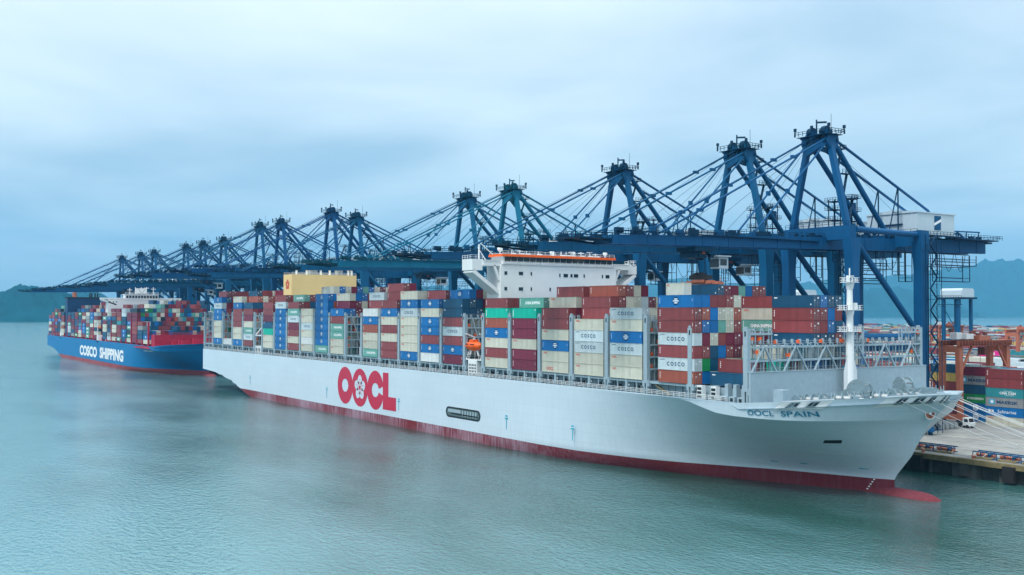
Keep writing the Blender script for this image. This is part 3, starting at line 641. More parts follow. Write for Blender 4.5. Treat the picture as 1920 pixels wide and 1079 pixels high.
for y, h in ((14, 3), (17, 2.2), (19.5, 2.6), (24, 3.5), (33, 4.2), (35, 3), (37, 2.6), (41, 2.4), (44.5, 2.9), (47, 2)):
    mb.tube((-79, y, 56.5), (-79, y, 56.5 + h), .14, 6); mb.cb((-79, y, 56.5 + h * .8), (1.0, 1.7, .18)); mb.cb((-79.4, y + .9, 57.1), (1.2, 1.2, 1.2))
mb.beam((-81, 9, 56.5), (-79, 2.6, 60.2), .2, .2); mb.beam((-81, 3.2, 55.3), (-81, 3.2, 60), .35, .35); mb.beam((-81, 5.6, 55.3), (-81, 2.8, 59), .2, .2)
mb.tube((-80, 30.6, 57), (-80, 30.6, 63.5), .4, 8, r2=.15); mb.cb((-80, 30.6, 60.5), (.6, 5, .4)); mb.cb((-80, 30.6, 62), (.4, 3.2, .3))
sp(mb, 'antenna_deck', M['white'])
# boat station under the lifeboat
mb = MB(); mb.box(-82.4, -77.4, .3, 5, 19.7, 24.6, 0); mb.box(-84, -75, .4, 8, 24.6, 24.9, 0); mb.box(-84, -76, 5, 8, 19.6, 24.6, 0)
for k in range(5):
    for j in range(4): mb.box(-81.9 + k * .9, -81.4 + k * .9, .26, .3, 20.0 + j * .95, 20.6 + j * .95, 1)
for X in (-83.6, -75.6):
    mb.beam((X, .6, 24.8), (X, 3.2, 31.5), .35, .5); mb.beam((X, 3.2, 31.5), (X, .2, 32.6), .3, .4); mb.beam((X, 3.4, 19.7), (X, 3.4, 31.5), .35, .35); mb.rail((-84, .5, 24.9), (-75, .5, 24.9), 1.1, 1.2, .05)
    mb.beam((X + (1 if X < -80 else -1), .8, 25), (X + (2.4 if X < -80 else -2.4), .8, 27.6), .3, .4)
sp(mb, 'boat_station', [M['white'], M['dark']])
# engine casing
cs = MB(); cs.box(-272, -262, 14.2, 46.6, 19.6, 56.3); o = sp(cs, 'engine_casing', M['yellow'])
mb = MB()
for y in (17.5, 22.5, 29.5, 34, 43.5, 45.2):
    for s in (0, 0.9):
        mb.path([(-264 - s, y, 56.3), (-264 - s, y, 58.2), (-263.9 - s, y - .4, 58.9), (-263.9 - s, y - 1.1, 59.1)], .33, 8)
mb.rail((-262.2, 14.4, 56.3), (-262.2, 46.4, 56.3), 1, 2.5, .04); mb.rail((-271.8, 14.4, 56.3), (-271.8, 46.4, 56.3), 1, 2.5, .04)
sp(mb, 'exhaust_pipe', M['white'])
mb = MB()
for a, b in ((24.2, 27.4), (37.6, 40.2)):
    mb.box(-267, -263.4, a, b, 56.3, 58.6)
    for k in range(5): mb.box(-263.4, -263.3, a + .2, b - .2, 56.6 + k * .38, 56.8 + k * .38)
sp(mb, 'ventilator', M['steel'])
o = flower(-267, 51.6, 14.15, .55, None, None, ship).build('blossom_emblem', [M['letr'], M['yellow']], ship, nrm=False); unp(o, ship)
mb = MB(); mb.box(-270.6, -263.4, .4, 5, 19.7, 23.2, 0); mb.box(-271, -262.8, .3, 5, 23.2, 23.5, 0); mb.beam((-270.5, .6, 28.5), (-264, .6, 31.5), .3, .4); mb.box(-271, -262.6, .5, 14, 28, 28.3, 0)
for k in range(3): mb.box(-269.8 + k * 2.2, -268.6 + k * 2.2, .36, .4, 20, 22.6, 1)
mb.box(-271.5, -262.5, 6, 14.2, 19.6, 40, 2)
sp(mb, 'service_block', [M['white'], M['dark'], M['deckgrey']])

# bow: mast, bulwark openings, windlasses and winches
bd = 20.75
mb = MB(); mx_, my = 35.3, 30.65
mb.tube((mx_, my, 20), (mx_, my, 33), 1.0, 14, r2=.9); mb.tube((mx_, my, 33), (mx_, my, 46.5), .85, 14, r2=.62); mb.tube((mx_, my, 46.5), (mx_, my, 49.5), .16, 6)
for s in (-1, 1): mb.add([(mx_, my + s * 1.0, 20.2), (mx_, my + s * 2.3, 20.2), (mx_, my + s * 2.3, 26), (mx_, my + s * .9, 30)], [(0, 1, 2, 3)]); mb.add([(mx_ + .1, my + s * 1.0, 20.2), (mx_ + .1, my + s * 2.3, 20.2), (mx_ + .1, my + s * 2.3, 26), (mx_ + .1, my + s * .9, 30)], [(0, 1, 2, 3)])
for z, w in ((35.0, 2.6), (39.9, 2.7), (46.2, 1.6)):
    mb.box(mx_ - 1.5, mx_ + 1.5, my - w, my + w, z, z + .15)
    for a, b in (((-1.5, -w), (1.5, -w)), ((-1.5, w), (1.5, w)), ((-1.5, -w), (-1.5, w)), ((1.5, -w), (1.5, w))): mb.rail((mx_ + a[0], my + a[1], z), (mx_ + b[0], my + b[1], z), 1.1, .9, .05)
    mb.tube((mx_, my, z - 1.5), (mx_, my, z), .75, 10, r2=1.05)
mb.box(mx_ - .4, mx_ + .4, my + 1.2, my + 2.2, 40.1, 41.6); mb.box(mx_ - .25, mx_ + .25, my - .9, my - .5, 46.4, 47.8); mb.box(mx_ - .25, mx_ + .25, my + .3, my + 1.3, 47.6, 47.8)
sp(mb, 'foremast', M['white'])
def winch_mb(big=False):
    w = MB()
    w.box(-2.6, 2.6, -1.5, 1.5, 0, .35, 0)
    for x in (-2.0, -.3, 1.5): w.box(x - .12, x + .12, -.9, .9, .3, 2.0, 0)
    w.tube((-1.9, 0, 1.35), (1.4, 0, 1.35), .62, 14, 1); 
    for x in (-1.85, -.45, 1.3): w.tube((x - .07, 0, 1.35), (x + .07, 0, 1.35), 1.2, 18, 0)
    w.box(1.7, 3.0, -.7, .7, .3, 1.9, 0); w.tube((3.0, 0, 1.2), (3.9, 0, 1.2), .4, 10, 2)
    return w
wm = winch_mb().mesh('winch', [M['gear'], M['steel'], M['rope']])
for x, y, rz in ((40.5, 8.5, 90), (40.5, 14.5, 90), (47, 14, 35), (50.5, 22, 20), (53, 30, 0), (49, 38.5, -20), (46, 46, -40), (52.5, 25.5, 70), (48.5, 29, 90), (40.6, 46, 90), (40.6, 52, 90), (45, 20, 60), (43, 9.5, 20)):
    o = inst('mooring_winch', wm, ship, (x, y, topz(x) - 1.35), R(rz)); unp(o, ship)
wl = MB()
wl.box(-3.4, 3.4, -2.2, 2.2, 0, .5, 0); wl.tube((-.9, 0, 2.7), (.9, 0, 2.7), 2.1, 22, 0)
for x in (-1.0, 1.0): wl.tube((x - .12, 0, 2.7), (x + .12, 0, 2.7), 2.6, 22, 0); 
for k in range(9):
    t = k * .7; wl.box(-1.25, 1.25, 2.2 * math.cos(t) - .15, 2.2 * math.cos(t) + .15, 2.7 + 2.2 * math.sin(t) - .15, 2.7 + 2.2 * math.sin(t) + .15, 2)
wl.box(1.4, 3.3, -1.2, 1.2, .4, 2.6, 0); wl.beam((-1, -2, .4), (-1, -5.2, 1.6), .9, .5, 0); wl.beam((1, -2, .4), (1, -5.2, 1.6), .9, .5, 0); wl.beam((0, -1, 3.4), (0, -6, 1.0), .5, .9, 0)
wlm = wl.mesh('windlass', [M['gear'], M['rope'], M['steel']])
for x, y, rz in ((43.5, 23.5, -70), (45.5, 36, -110)):
    o = inst('windlass', wlm, ship, (x, y, topz(x) - 1.35), R(rz)); unp(o, ship)
mb = MB(); r3 = random.Random(4)
for i in range(90):
    x = r3.uniform(36, 57); hw = 30.65 - ip(DK, x + 1.5) - 2.5; y = 30.65 + r3.uniform(-1, 1) * hw; z = topz(x) - 1.35
    k = r3.random(); s = r3.uniform(.3, .9)
    if k < .4: mb.box(x - s, x + s, y - s * .7, y + s * .7, z, z + r3.uniform(.4, 1.7), r3.choice((0, 0, 1)))
    elif k < .7: mb.tube((x, y, z), (x, y, z + r3.uniform(.8, 2.3)), .22, 8, r3.choice((0, 1)))
    else: mb.tube((x, y, z + .5), (x + r3.uniform(-3, 3), y + r3.uniform(-3, 3), z + r3.uniform(.3, 1.2)), .12, 6, 1)
for x, y in ((50, 44), (52, 19), (44, 50), (56, 34), (47, 10)): mb.tube((x, y, topz(x) - 1.35), (x, y, topz(x) + 1.6), .08, 6, 1)
sp(mb, 'deck_fittings', [M['gear'], M['deckgrey']])
def band(X, t, off=.0, side=0):   # a point on the plating above the knuckle, X measured on the deck edge
    u = (X + 70) / 130.8; xk = -70 + 126.3 * u; a, b = ip(KN, xk), ip(DK, X); z = 16.9 + (topz(X) - 16.9) * t
    x = xk + (X - xk) * t; i = a + (b - a) * t
    d = math.atan2(ip(DK, min(60.8, X + .6)) - ip(DK, X - .6), 1.2)
    nv = Vector((math.sin(d), -math.cos(d), 0)); p = Vector((x, i, z))
    h = bvh.ray_cast(p + nv * 2.5, -nv, 6) if t < .97 else (None,)
    if h[0] is not None and (h[0] - p).length < 1.5: p = h[0]
    p = p + nv * off
    return p if side == 0 else Vector((p.x, 61.3 - p.y, p.z))
def bandpatch(mb, X0, X1, t0, t1, off, m, n=8, taper=0):
    vs = []; fs = []
    for i in range(n + 1):
        X = X0 + (X1 - X0) * i / n; tp = taper * (1 - 2 * i / n)
        vs.append(band(X, t0, off)); vs.append(band(X + tp, t1, off))
    for i in range(n): fs.append((2 * i, 2 * i + 2, 2 * i + 3, 2 * i + 1))
    mb.add(vs, fs, m)
fl = MB()
LEADS = [(42.3, 44.3), (45.4, 46.8), (55.3, 56.3), (57.0, 58.1), (58.5, 59.2), (59.9, 60.15), (60.4, 60.6)]
for a, b in LEADS:
    fl = MB(); bandpatch(fl, a, b, .66, .965, .16, 0, taper=.1 * (b - a)); m_ = (a + b) / 2; w = (b - a) * .16
    for s in (-1, 1): bandpatch(fl, m_ + s * w * 1.5 - w * .8, m_ + s * w * 1.5 + w * .8, .74, .90, .20, 1, 2)
    bandpatch(fl, a - .02, b + .02, .645, .67, .22, 2)
    sp(fl, 'fairlead', [M['gear'], M['dark'], M['white']], nrm=False)
for a, b in ((40.6, 48.2), (53.8, 60.7)):
    mb = MB(); bandpatch(mb, a, b, .975, 1.05, .10, 0, 20); bandpatch(mb, a, b, .60, .965, .10, 0, 20); bandpatch(mb, a - .2, b, .59, .615, .26, 0, 20)
    sp(mb, 'bulwark', M['white'], nrm=False)
mb = MB(); c = band(60.0, .26, .2); t_ = (band(60.3, .26, .2) - band(59.7, .26, .2)).normalized(); upv = Vector((0, 0, 1))
def ell(mb, rx, rz, off, m):
    nn = t_.cross(upv).normalized(); vs = [c + nn * off + t_ * (rx * math.cos(k * .3142)) + upv * (rz * math.sin(k * .3142)) for k in range(20)]; mb.add(vs, [tuple(range(20))], m)
ell(mb, 1.25, 1.3, 0, 0); ell(mb, 1.05, 1.1, .03, 1); ell(mb, .35, .95, .06, 2); ell(mb, .9, .3, .06, 2); ell(mb, .3, .3, .09, 0)
sp(mb, 'anchor', [M['letw'], M['rust'], M['rustd']], nrm=False)
quadpatch([(41.0, 12.3), (44.7, 12.5), (38.3, 9.9), (42.8, 10.1)], .08, M['hull'], 'thruster_recess'); quadpatch([(41.5, 12.1), (44.2, 12.25), (40.4, 11.3), (43.4, 11.4)], .14, M['dark'], 'recess_opening'); quadpatch([(36.1, 8.85), (42.2, 8.75), (36.0, 8.7), (42.1, 8.6)], .1, M['white'], 'rubbing_line')
for c_ in ((23.6, 5.1), (30.2, 5.2), (42.1, 5.1)): quadpatch([(c_[0] - .9, c_[1] + .15), (c_[0] + .9, c_[1] + .05), (c_[0] - .9, c_[1] - .1), (c_[0] + .9, c_[1] - .1)], .1, M['mark'], 'tug_mark', 2)
for k in range(5): quadpatch([(43.0 - k * .35, 2.9 - k * .55), (43.35 - k * .35, 2.9 - k * .55), (43.0 - k * .35, 2.65 - k * .55), (43.35 - k * .35, 2.65 - k * .55)], .1, M['letw'], 'draught_mark', 1)
# midship side structures near the forward end, seen below the low stacks
for X, w in ((18.2, 1.6), (22.6, 1.6)):
    mb = MB(); mb.box(X - w / 2, X + w / 2, .3, 1.5, 19.7, 22.9, 1)
    for k in range(3): mb.box(X - w / 2 + .15, X + w / 2 - .15, .24, .3, 20.1 + k * .9, 20.7 + k * .9, 0)
    sp(mb, 'side_locker', [M['dark'], M['white'], M['deckgrey']])
for X in (25.5, 28, 30.6): mb = MB(); mb.box(X - .5, X + .5, 1.4, 2.6, 19.7, 23.6, 2); mb.box(X - .9, X + .9, .4, 1.4, 19.7, 21, 2); mb.box(X - .4, X + .4, .34, .4, 20, 20.7, 0); sp(mb, 'side_locker', [M['dark'], M['white'], M['deckgrey']])
mb = MB(); mb.box(37, 39.6, 3.6, 6, 20, 23, 2); mb.box(36.9, 37.0, 4.2, 5.2, 20.2, 22.4, 0)
sp(mb, 'side_locker', [M['dark'], M['white'], M['deckgrey']])
mb = MB(); mb.beam((2.0, 1.2, 22.4), (7.5, 1.2, 19.9), .8, .2, 0); sp(mb, 'gangway', M['quayyel'])

# ---------------------------------------------------------------- containers
CH = 2.88; CWD = 2.44
def body_mesh(code, L_, src=CM):
    mb = MB(); c = .06
    mb.box(.05, L_ - .05, c, CWD - c, .14, CH - .05)
    for x in (0, L_ - .16):
        for y in (0, CWD - .16): mb.box(x, x + .16, y, y + .16, 0, CH)
    for y in (0.012, CWD - .132):
        mb.box(.16, L_ - .16, y, y + .12, .02, .18); mb.box(.16, L_ - .16, y, y + .12, CH - .14, CH - .02)
    for x in (0.012, L_ - .132): mb.box(x, x + .12, .16, CWD - .16, .02, .16); mb.box(x, x + .12, .16, CWD - .16, CH - .12, CH - .02)
    return mb.mesh('container_body', [src[code]])
def door_mesh(code, L_):
    mb = MB(); x = L_ - .05
    for y0 in (.18, 1.24): mb.box(x, x + .025, y0, y0 + 1.02, .2, CH - .16, 0)
    for y in (.42, .95, 1.48, 2.02):
        mb.tube((x + .06, y, .15), (x + .06, y, CH - .12), .022, 5, 1); mb.box(x + .03, x + .07, y - .09, y + .09, 1.1, 1.18, 1)
    mb.box(x + .026, x + .032, 1.55, 2.05, 2.05, 2.4, 2); mb.box(x + .026, x + .032, .42, .8, 1.55, 1.8, 2)
    return mb.mesh('door', [CM[code], M['steel'], M['letw']])
def marks(code, L_):
    if L_ < 8 and code not in 'ORW': code_ = code
    y = .05; out = []; k = L_ / 12.19
    def T(s, h, m, x, z, w=None, bold=.015): out.append((text_mesh(s, h, m, bold, w), (x, y - .012, z)))
    def Q(rects, m):
        mb = MB()
        for x0, x1, z0, z1 in rects: mb.add([(x0, y - .012, z0), (x1, y - .012, z0), (x1, y - .012, z1), (x0, y - .012, z1)], [(0, 1, 2, 3)])
        out.append((mb.mesh('m', m, False), (0, 0, 0)))
    if code == 'O': T('OOCL', .5, M['letr'], .8 * k, 2.08, 1.7 * k, .045); Q([(L_ * .62, L_ * .63, .3, .45)], M['letw'])
    elif code == 'Q': T('OOCL', .85, M['letr'], 2.2, .6, 3.2, .03)
    elif code == 'C': T('C O S C O', .95, M['navy'], 3.0 * k, .98, 6.0 * k, .035); Q([(.9 * k, 2.3 * k, 2.35, 2.5), (.6 * k, .9 * k, 2.15, 2.3)], M['navy'])
    elif code == 'G': T('CHINA SHIPPING', .85, M['letw'], 3.0 * k, 1.0, 7.4 * k, .04); Q([(.5, .72, .6 + .42 * i, .9 + .42 * i) for i in range(5)], M['letw'])
    elif code == 'B':
        mb = MB(); cx = L_ * .5
        ring_poly(cx, 1.5, .98, .98, .78, .78, y - .012, 24, mb=mb); ring_poly(cx, 1.5, .98, .98, .78, .78, y - .012, 24, mb=mb)
        for zz, hw in ((1.95, .55), (1.5, .95), (1.05, .55)): mb.add([(cx - hw, y - .013, zz - .12), (cx + hw, y - .013, zz - .12), (cx + hw, y - .013, zz + .12), (cx - hw, y - .013, zz + .12)], [(0, 1, 2, 3)])
        out.append((mb.mesh('m', M['letw'], False), (0, 0, 0))); Q([(.5, .6, .9, 2.3), (L_ - .7, L_ - .62, 1.4, 2.0)], M['letw'])
    elif code in 'RMS': Q([(.55, .78, .9 + .4 * i, 1.16 + .4 * i) for i in range(4)] + [(L_ - .62, L_ - .5, 1.5 + .3 * i, 1.7 + .3 * i) for i in range(3)], M['letw']); Q([(L_ - .75, L_ - .4, .5, .78)], M['quayyel'])
    elif code == 'E': Q([(.5, .8, .45 + .38 * i, .75 + .38 * i) for i in range(5)] + [(L_ - .9, L_ - .4, 2.2, 2.4)], M['letw'])
    elif code in 'NT': Q([(.6, 1.6, 2.2, 2.42), (L_ - .8, L_ - .5, .6, .9)], M['letw'])
    elif code == 'K': T('EVERGREEN', .7, M['letw'], 3.2 * k, 1.1, 5.6 * k, .02)
    elif code == 'X': T('MAERSK', 1.0, M['navy'], 3.6, .95, 7.0, .035)
    elif code == 'V': T('CMA CGM', .8, M['letw'], 4.6, 1.0, 5.2, .03)
    elif code == 'F': T('Safmarine', 1.0, M['letw'], 3.9, 1.0, 6.0, .0)
    elif code == 'P': T('ONE', 1.3, M['letw'], 4.2, .75, 4.6, .05)
    if code == 'X':
        mb = MB(); mb.add([(1.2, y - .012, .7), (3.0, y - .012, .7), (3.0, y - .012, 2.3), (1.2, y - .012, 2.3)], [(0, 1, 2, 3)])
        out.append((mb.mesh('m', mat('star_panel_blue', (.02, .38, .62), .5), False), (0, 0, 0)))
        mb = MB(); pts = []
        for i in range(14): t = i * math.pi / 7; r = .72 if i % 2 == 0 else .34; pts.append((2.1 + r * math.sin(t), y - .02, 1.5 + r * math.cos(t)))
        mb.add(pts, [tuple(range(14))]); out.append((mb.mesh('m', M['letw'], False), (0, 0, 0)))
    if code == 'V': Q([(5.8, 8.6, 2.02, 2.1), (6.4, 9.2, .7, .78)], M['letw'])
    if code == 'F': Q([(1.0, 1.25, 1.0, 2.1), (1.25, 2.6, 1.2, 1.9)], M['letw']); Q([(1.4, 2.2, 1.4, 1.7)], M['letr'])
    return merge_meshes(out, 'container_marking') if out else None
BASE = {'Q': 'O', 'X': 'A', 'V': 'T', 'F': 'B'}
_b, _d, _m = {}, {}, {}
def container(code, x, y, z, L_, door, label, group):
    base = BASE.get(code, code)
    kb = (base, L_)
    if kb not in _b: _b[kb] = body_mesh(base, L_)
    o = inst('shipping_container', _b[kb], None, (x, y, z)); tag(o, label, 'container', group)
    if door:
        if kb not in _d: _d[kb] = door_mesh(base, L_)
        inst('door', _d[kb], o)
    km = (code, L_)
    if km not in _m: _m[km] = marks(code, L_)
    if _m[km]: inst('lettering' if code in 'OQCGKXVFP' else 'marking', _m[km], o)
    return o
CL = []      # key, code, x, y, z, length, place
PAL = 'RRRRRRMMMSSOOOOOOCCCBBBBBNNNGGTEWKO'
BAYS = {  # left end X of the 40 ft slots, outer stack from the bottom, default inner height, {row: height}, {(row,tier): code}
    'b': (-330.9, 'BOOOBBCB', 8, {**{r: 9 for r in range(1, 13)}}, {9: 'RRRRRRNNRROM', 8: 'NMRRMRNM', 7: 'MMRRMM'}),
    'c': (-315.7, 'W', 8, {1: 0, 2: 0}, {8: '..MNMRMR', 7: '..MMRRM'}),
    'd': (-301.2, 'BOORRRBO', 8, {r: 9 for r in range(3, 14)}, {9: '..NRROMBMOR', 8: 'SORRRM'}),
    'e': (-286.2, 'RCGOMRN', 8, {r: 9 for r in range(6, 12)}, {9: '.....MOMRBM', 8: 'SORRRMRM', 7: 'NEMRN'}),
    'f': (-260.2, 'OOENMRR', 7, {}, {7: 'RMRRN'}),
    'g': (-245.2, 'BBBBBBCR', 8, {}, {8: 'RMRRM', 7: 'ORM'}),
    'h': (-230.5, 'RORMCGR', 8, {}, {8: 'GRRMR', 7: 'RNNMR'}),
    'i': (-215.6, 'OWOCOO', 6, {}, {6: 'NMR'}),
    'j': (-200.7, 'GBBBBBBB', 9, {r: 8 for r in range(12, 24)}, {9: 'OBOMBGBOMO', 8: 'BBRMGR'}),
    'k': (-185.8, 'OOGGRB', 8, {}, {8: 'OBBRRMR', 7: 'MMORMN', 6: 'BMR'}),
    'l': (-171.0, '', 7, {1: 1, 2: 0, 3: 0}, {1: 'W', 7: '...MMRM', 6: '...MRM'}),
    'm': (-156.7, 'GOOSBW', 8, {}, {8: 'COMRB', 7: 'ROMRR', 6: 'ONR'}),
    'n': (-141.8, 'RROROBR', 9, {r: 8 for r in range(3, 24)}, {9: 'RM', 8: 'RMORN', 7: 'MRR'}),
    'o': (-127.0, 'BOOOOCBO', 8, {}, {8: 'OMMR', 7: 'NBM'}),
    'p': (-112.5, 'WBRBBOB', 8, {}, {8: 'RMRM', 7: 'NMR', 6: 'OMR'}),
    'q': (-97.8, 'MBRCRNN', 8, {r: 7 for r in range(5, 24)}, {8: 'BMON', 7: 'NNMMR', 6: 'NNKRM'}),
    'r': (-72.4, 'OROBSER', 7, {}, {7: 'RKKRG', 6: 'TMR'}),
    's': (-58.0, 'MMOMME', 7, {}, {7: 'GTMR', 6: 'TMR'}),
    't': (-43.1, 'QOBORR', 7, {r: 8 for r in range(2, 8)}, {8: '.RMRMRM', 7: 'OOMR', 6: 'MNMR'}),
    'u': (-28.4, 'OOCCO', 7, {r: 8 for r in range(2, 6)}, {8: '.SROM', 7: 'RROOCMO', 6: 'ROMRM', 5: 'OMR'}),
    'v': (-13.5, 'OOCBOC', 6, {**{r: 7 for r in range(7, 20)}, **{r: 8 for r in range(10, 17)}}, {8: '.........OMMGBRR', 6: 'OMRNM', 5: 'ORM'}),
    'w': (4.5, 'SCRCRRB', 4, {**{r: 7 for r in range(1, 6)}, **{r: 7 for r in range(11, 20)}, **{r: 2 for r in range(20, 24)}, 1: 8}, {8: 'O', 7: 'BRRRO.....RRMRNBRM', 6: 'SBOOS.....OORRMBNO', 5: 'BBGOR.....GRRNMBRM', 4: 'MORMMMMRMM', 3: 'RNBRMMMM'}),
    'x': (19.2, '', 3, {1: 1, 2: 2, 3: 1, 4: 1, **{r: 7 for r in range(9, 13)}, **{r: 1 for r in range(13, 24)}}, {1: 'NNTT', 2: '.R', 7: '........NBNNNRB', 6: '........RRBRRMN', 5: '........RRBNNRM', 4: '........NNNRMNR'}),
}
rc = random.Random(21)
SHORT = {('w', 1, 8): 6.06, ('o', 1, 9): 6.06, ('l', 1, 1): 6.06}
for bay, (X0, outer, hin, hs, ov) in BAYS.items():
    for r in range(24):
        h = len(outer) if r == 0 else hs.get(r, hin)
        for t in range(1, h + 1):
            cde = rc.choice(PAL)
            if r == 0: cde = outer[t - 1]
            elif t in ov and r - 1 < len(ov[t]) and ov[t][r - 1] != '.': cde = ov[t][r - 1]
            L_ = SHORT.get((bay, r, t), 12.19); xx = X0 + (6.2 if (bay, r, t) == ('l', 1, 1) else 0)
            CL.append(((bay, r, t), cde, xx, 0.15 + 2.52 * r, 23.0 + 2.91 * (t - 1), L_, 'ship'))

# ---------------------------------------------------------------- quay cranes (origin: waterside rail, ground level)
def Zq(z): return z - QZ
CRM = [M['crane'], M['cdark'], M['chouse'], M['rustd'], M['orange']]
def gb(y): return 55.5 + (y + 10) * .0165 - QZ         # girder underside (local z), y is world
def gt(y): return 58.2 + (y + 10) * .026 - QZ
def Y(y): return y - 67.0
def make_crane():
    r = empty('quay_crane', (0, 67, QZ)); g = Zq
    for s in (-1, 1):
        for y in (67, 97):
            mb = MB(); x = s * 11.0; yy = Y(y)
            mb.beam((x, yy, g(9.2)), (x, yy, g(52)), 2.6, 2.9); mb.beam((x, yy, g(52)), (x, yy, g(59.6)), 2.6, 2.9, 0, 2.9, 4.2)
            if y == 97: mb.box(x - 1.6, x + 1.6, yy - 1.8, yy + 1.8, g(57.2), g(62.8))
            mb.build('leg', CRM, r)
        mb = MB(); x = s * 11.0
        mb.tube((x, Y(68.6), g(62.0)), (x, Y(96), g(61.6)), .85, 12); mb.build('tie_tube', CRM, r)
        mb = MB(); mb.tube((x, Y(69.2), g(58.0)), (x, Y(96), g(33.2)), .85, 12); mb.build('diagonal_brace', CRM, r)
        mb = MB(); mb.tube((x, Y(68), g(32.6)), (x, Y(96), g(32.6)), .95, 12); mb.build('portal_tube', CRM, r)
    for y in (67, 97):
        mb = MB(); yy = Y(y); mb.box(-13.4, 13.4, yy - 1.1, yy + 1.1, g(7.0), g(9.6)); mb.box(-9.8, 9.8, yy - .7, yy + .7, g(28), g(30.4))
        for s in (-1, 1):
            mb.box(s * 11 - 3.6, s * 11 + 3.6, yy - .8, yy + .8, g(5.7), g(7.0))
            for k in range(4): mb.tube((s * 11 - 2.9 + k * 1.9, yy - .4, g(5.3)), (s * 11 - 2.9 + k * 1.9, yy + .4, g(5.3)), .55, 10, 1)
        mb.build('sill_beam', CRM, r)
        mb = MB(); mb.box(-11.4, 11.4, yy - 1.4, yy + 1.4, g(59.2 if y == 67 else 58.4), g(63.0 if y == 67 else 62.2))
        mb.rail((-11, yy - 1.4, g(63 if y == 67 else 62.2)), (11, yy - 1.4, g(63 if y == 67 else 62.2)), 1.2, 2.2, .05, 1); mb.build('cross_beam', CRM, r)
    # twin box girder
    mb = MB()
    for s in (-1, 1):
        x0, x1 = (2.3, 3.6) if s > 0 else (-3.6, -2.3)
        for a, b in ((-10, 64), (64, 141)):
            vs = []
            for y in (a, b):
                zb, zt = gb(y), gt(y)
                if y == -10: zt -= .6
                vs += [(x0, Y(y), zb), (x1, Y(y), zb), (x1, Y(y), zt), (x0, Y(y), zt)]
            mb.add(vs, BOXF)
        mb.box(s * 3.6 if s > 0 else -4.5, 4.5 if s > 0 else -3.6, Y(-9), Y(62), gt(20) - .35, gt(20) - .2, 1)
        for y in range(-8, 140, 9): mb.box(s * 3.6 - (.0 if s > 0 else .12), s * 3.6 + (.12 if s > 0 else 0), Y(y), Y(y) + .25, gb(y), gt(y), 0)
    for y in range(-9, 140, 6): mb.box(-2.4, 2.4, Y(y), Y(y) + .7, gb(y) + .5, gb(y) + 1.7, 0 if y % 4 else 1)
    mb.box(-2.2, 2.2, Y(-10), Y(-9.2), gb(-10), gb(-10) + 2, 0)
    mb.box(-2.25, 2.25, Y(60), Y(140), gt(90) - .4, gt(90) - .2, 1)
    mb.build('girder', CRM, r)
    mb = MB()      # catwalks, rails, cable trays and lamps along the girder
    for s in (-1, 1):
        for a, b in ((-10, 20), (20, 50), (50, 64)): mb.rail((s * 4.4, Y(a), gt(a) - .25), (s * 4.4, Y(b), gt(b) - .25), 1.15, 2.2, .045, 1, 2)
        mb.rail((s * 3.5, Y(70), gt(70)), (s * 3.5, Y(99), gt(99)), 1.15, 2.2, .045, 1)
    rr = random.Random(3)
    for k in range(64):
        y = rr.uniform(-8, 100); s = rr.choice((-1, 1)); h = rr.uniform(.5, 1.7); w = rr.uniform(.3, 1.1)
        mb.box(s * 3.0 - w / 2, s * 3.0 + w / 2, Y(y) - w, Y(y) + w, gt(y) - .1, gt(y) + h, rr.choice((0, 1, 1)))
    mb.build('catwalk', CRM, r)
    mb = MB()      # tip platform
    mb.box(-3.8, 3.8, Y(-21), Y(-10), g(56.5), g(56.75), 1); mb.rail((3.8, Y(-21), g(56.7)), (3.8, Y(-10), g(56.7)), 1.2, 1.5, .06, 1); mb.rail((-3.8, Y(-21), g(56.7)), (-3.8, Y(-10), g(56.7)), 1.2, 1.5, .06, 1)
    mb.rail((-3.8, Y(-21), g(56.7)), (3.8, Y(-21), g(56.7)), 1.2, 1.5, .06, 1); mb.beam((3, Y(-10), g(55.8)), (3, Y(-19), g(56.4)), .3, .5, 1); mb.beam((-3, Y(-10), g(55.8)), (-3, Y(-19), g(56.4)), .3, .5, 1)
    for y in (-20, -17.5, -14, -12): mb.cb((rr.uniform(-2, 2), Y(y), g(57.2)), (1.6, 1.0, .9), 1)
    mb.build('tip_platform', CRM, r)
    # A-frame
    for s in (-1, 1):
        mb = MB(); mb.beam((s * 9.6, Y(67), g(62.6)), (s * 3.7, Y(67), g(87)), 1.5, 1.5); mb.build('mast_leg', CRM, r)
        mb = MB(); mb.tube((s * 3.2, Y(93), g(61.5)), (s * 3.9, Y(67.8), g(87.2)), .78, 12); mb.build('back_leg', CRM, r)
        mb = MB(); mb.tube((s * 3.2, Y(5), gt(5)), (s * 3.6, Y(66), g(87.6)), .28, 8)
        for t in (.22, .5, .78): c = Vector((s * 3.2, Y(5), gt(5))).lerp(Vector((s * 3.6, Y(66), g(87.6))), t); mb.cb(c, (.7, 1.9, .8))
        mb.build('forestay', CRM, r)
        mb = MB(); mb.tube((s * 3.2, Y(37), gt(37)), (s * 3.6, Y(66.5), g(87)), .27, 8)
        c = Vector((s * 3.2, Y(37), gt(37))).lerp(Vector((s * 3.6, Y(66.5), g(87))), .45); mb.cb(c, (.7, 1.2, 1.2)); mb.build('inner_stay', CRM, r)
        mb = MB(); mb.tube((s * 3.5, Y(68.5), g(87.8)), (s * 3.5, Y(111.5), g(70.0)), .4, 8); mb.tube((s * 3.5, Y(111.5), g(70)), (s * 3.2, Y(122), gt(122)), .35, 8)
        mb.build('backstay', CRM, r)
        mb = MB(); zt = g(75.8)
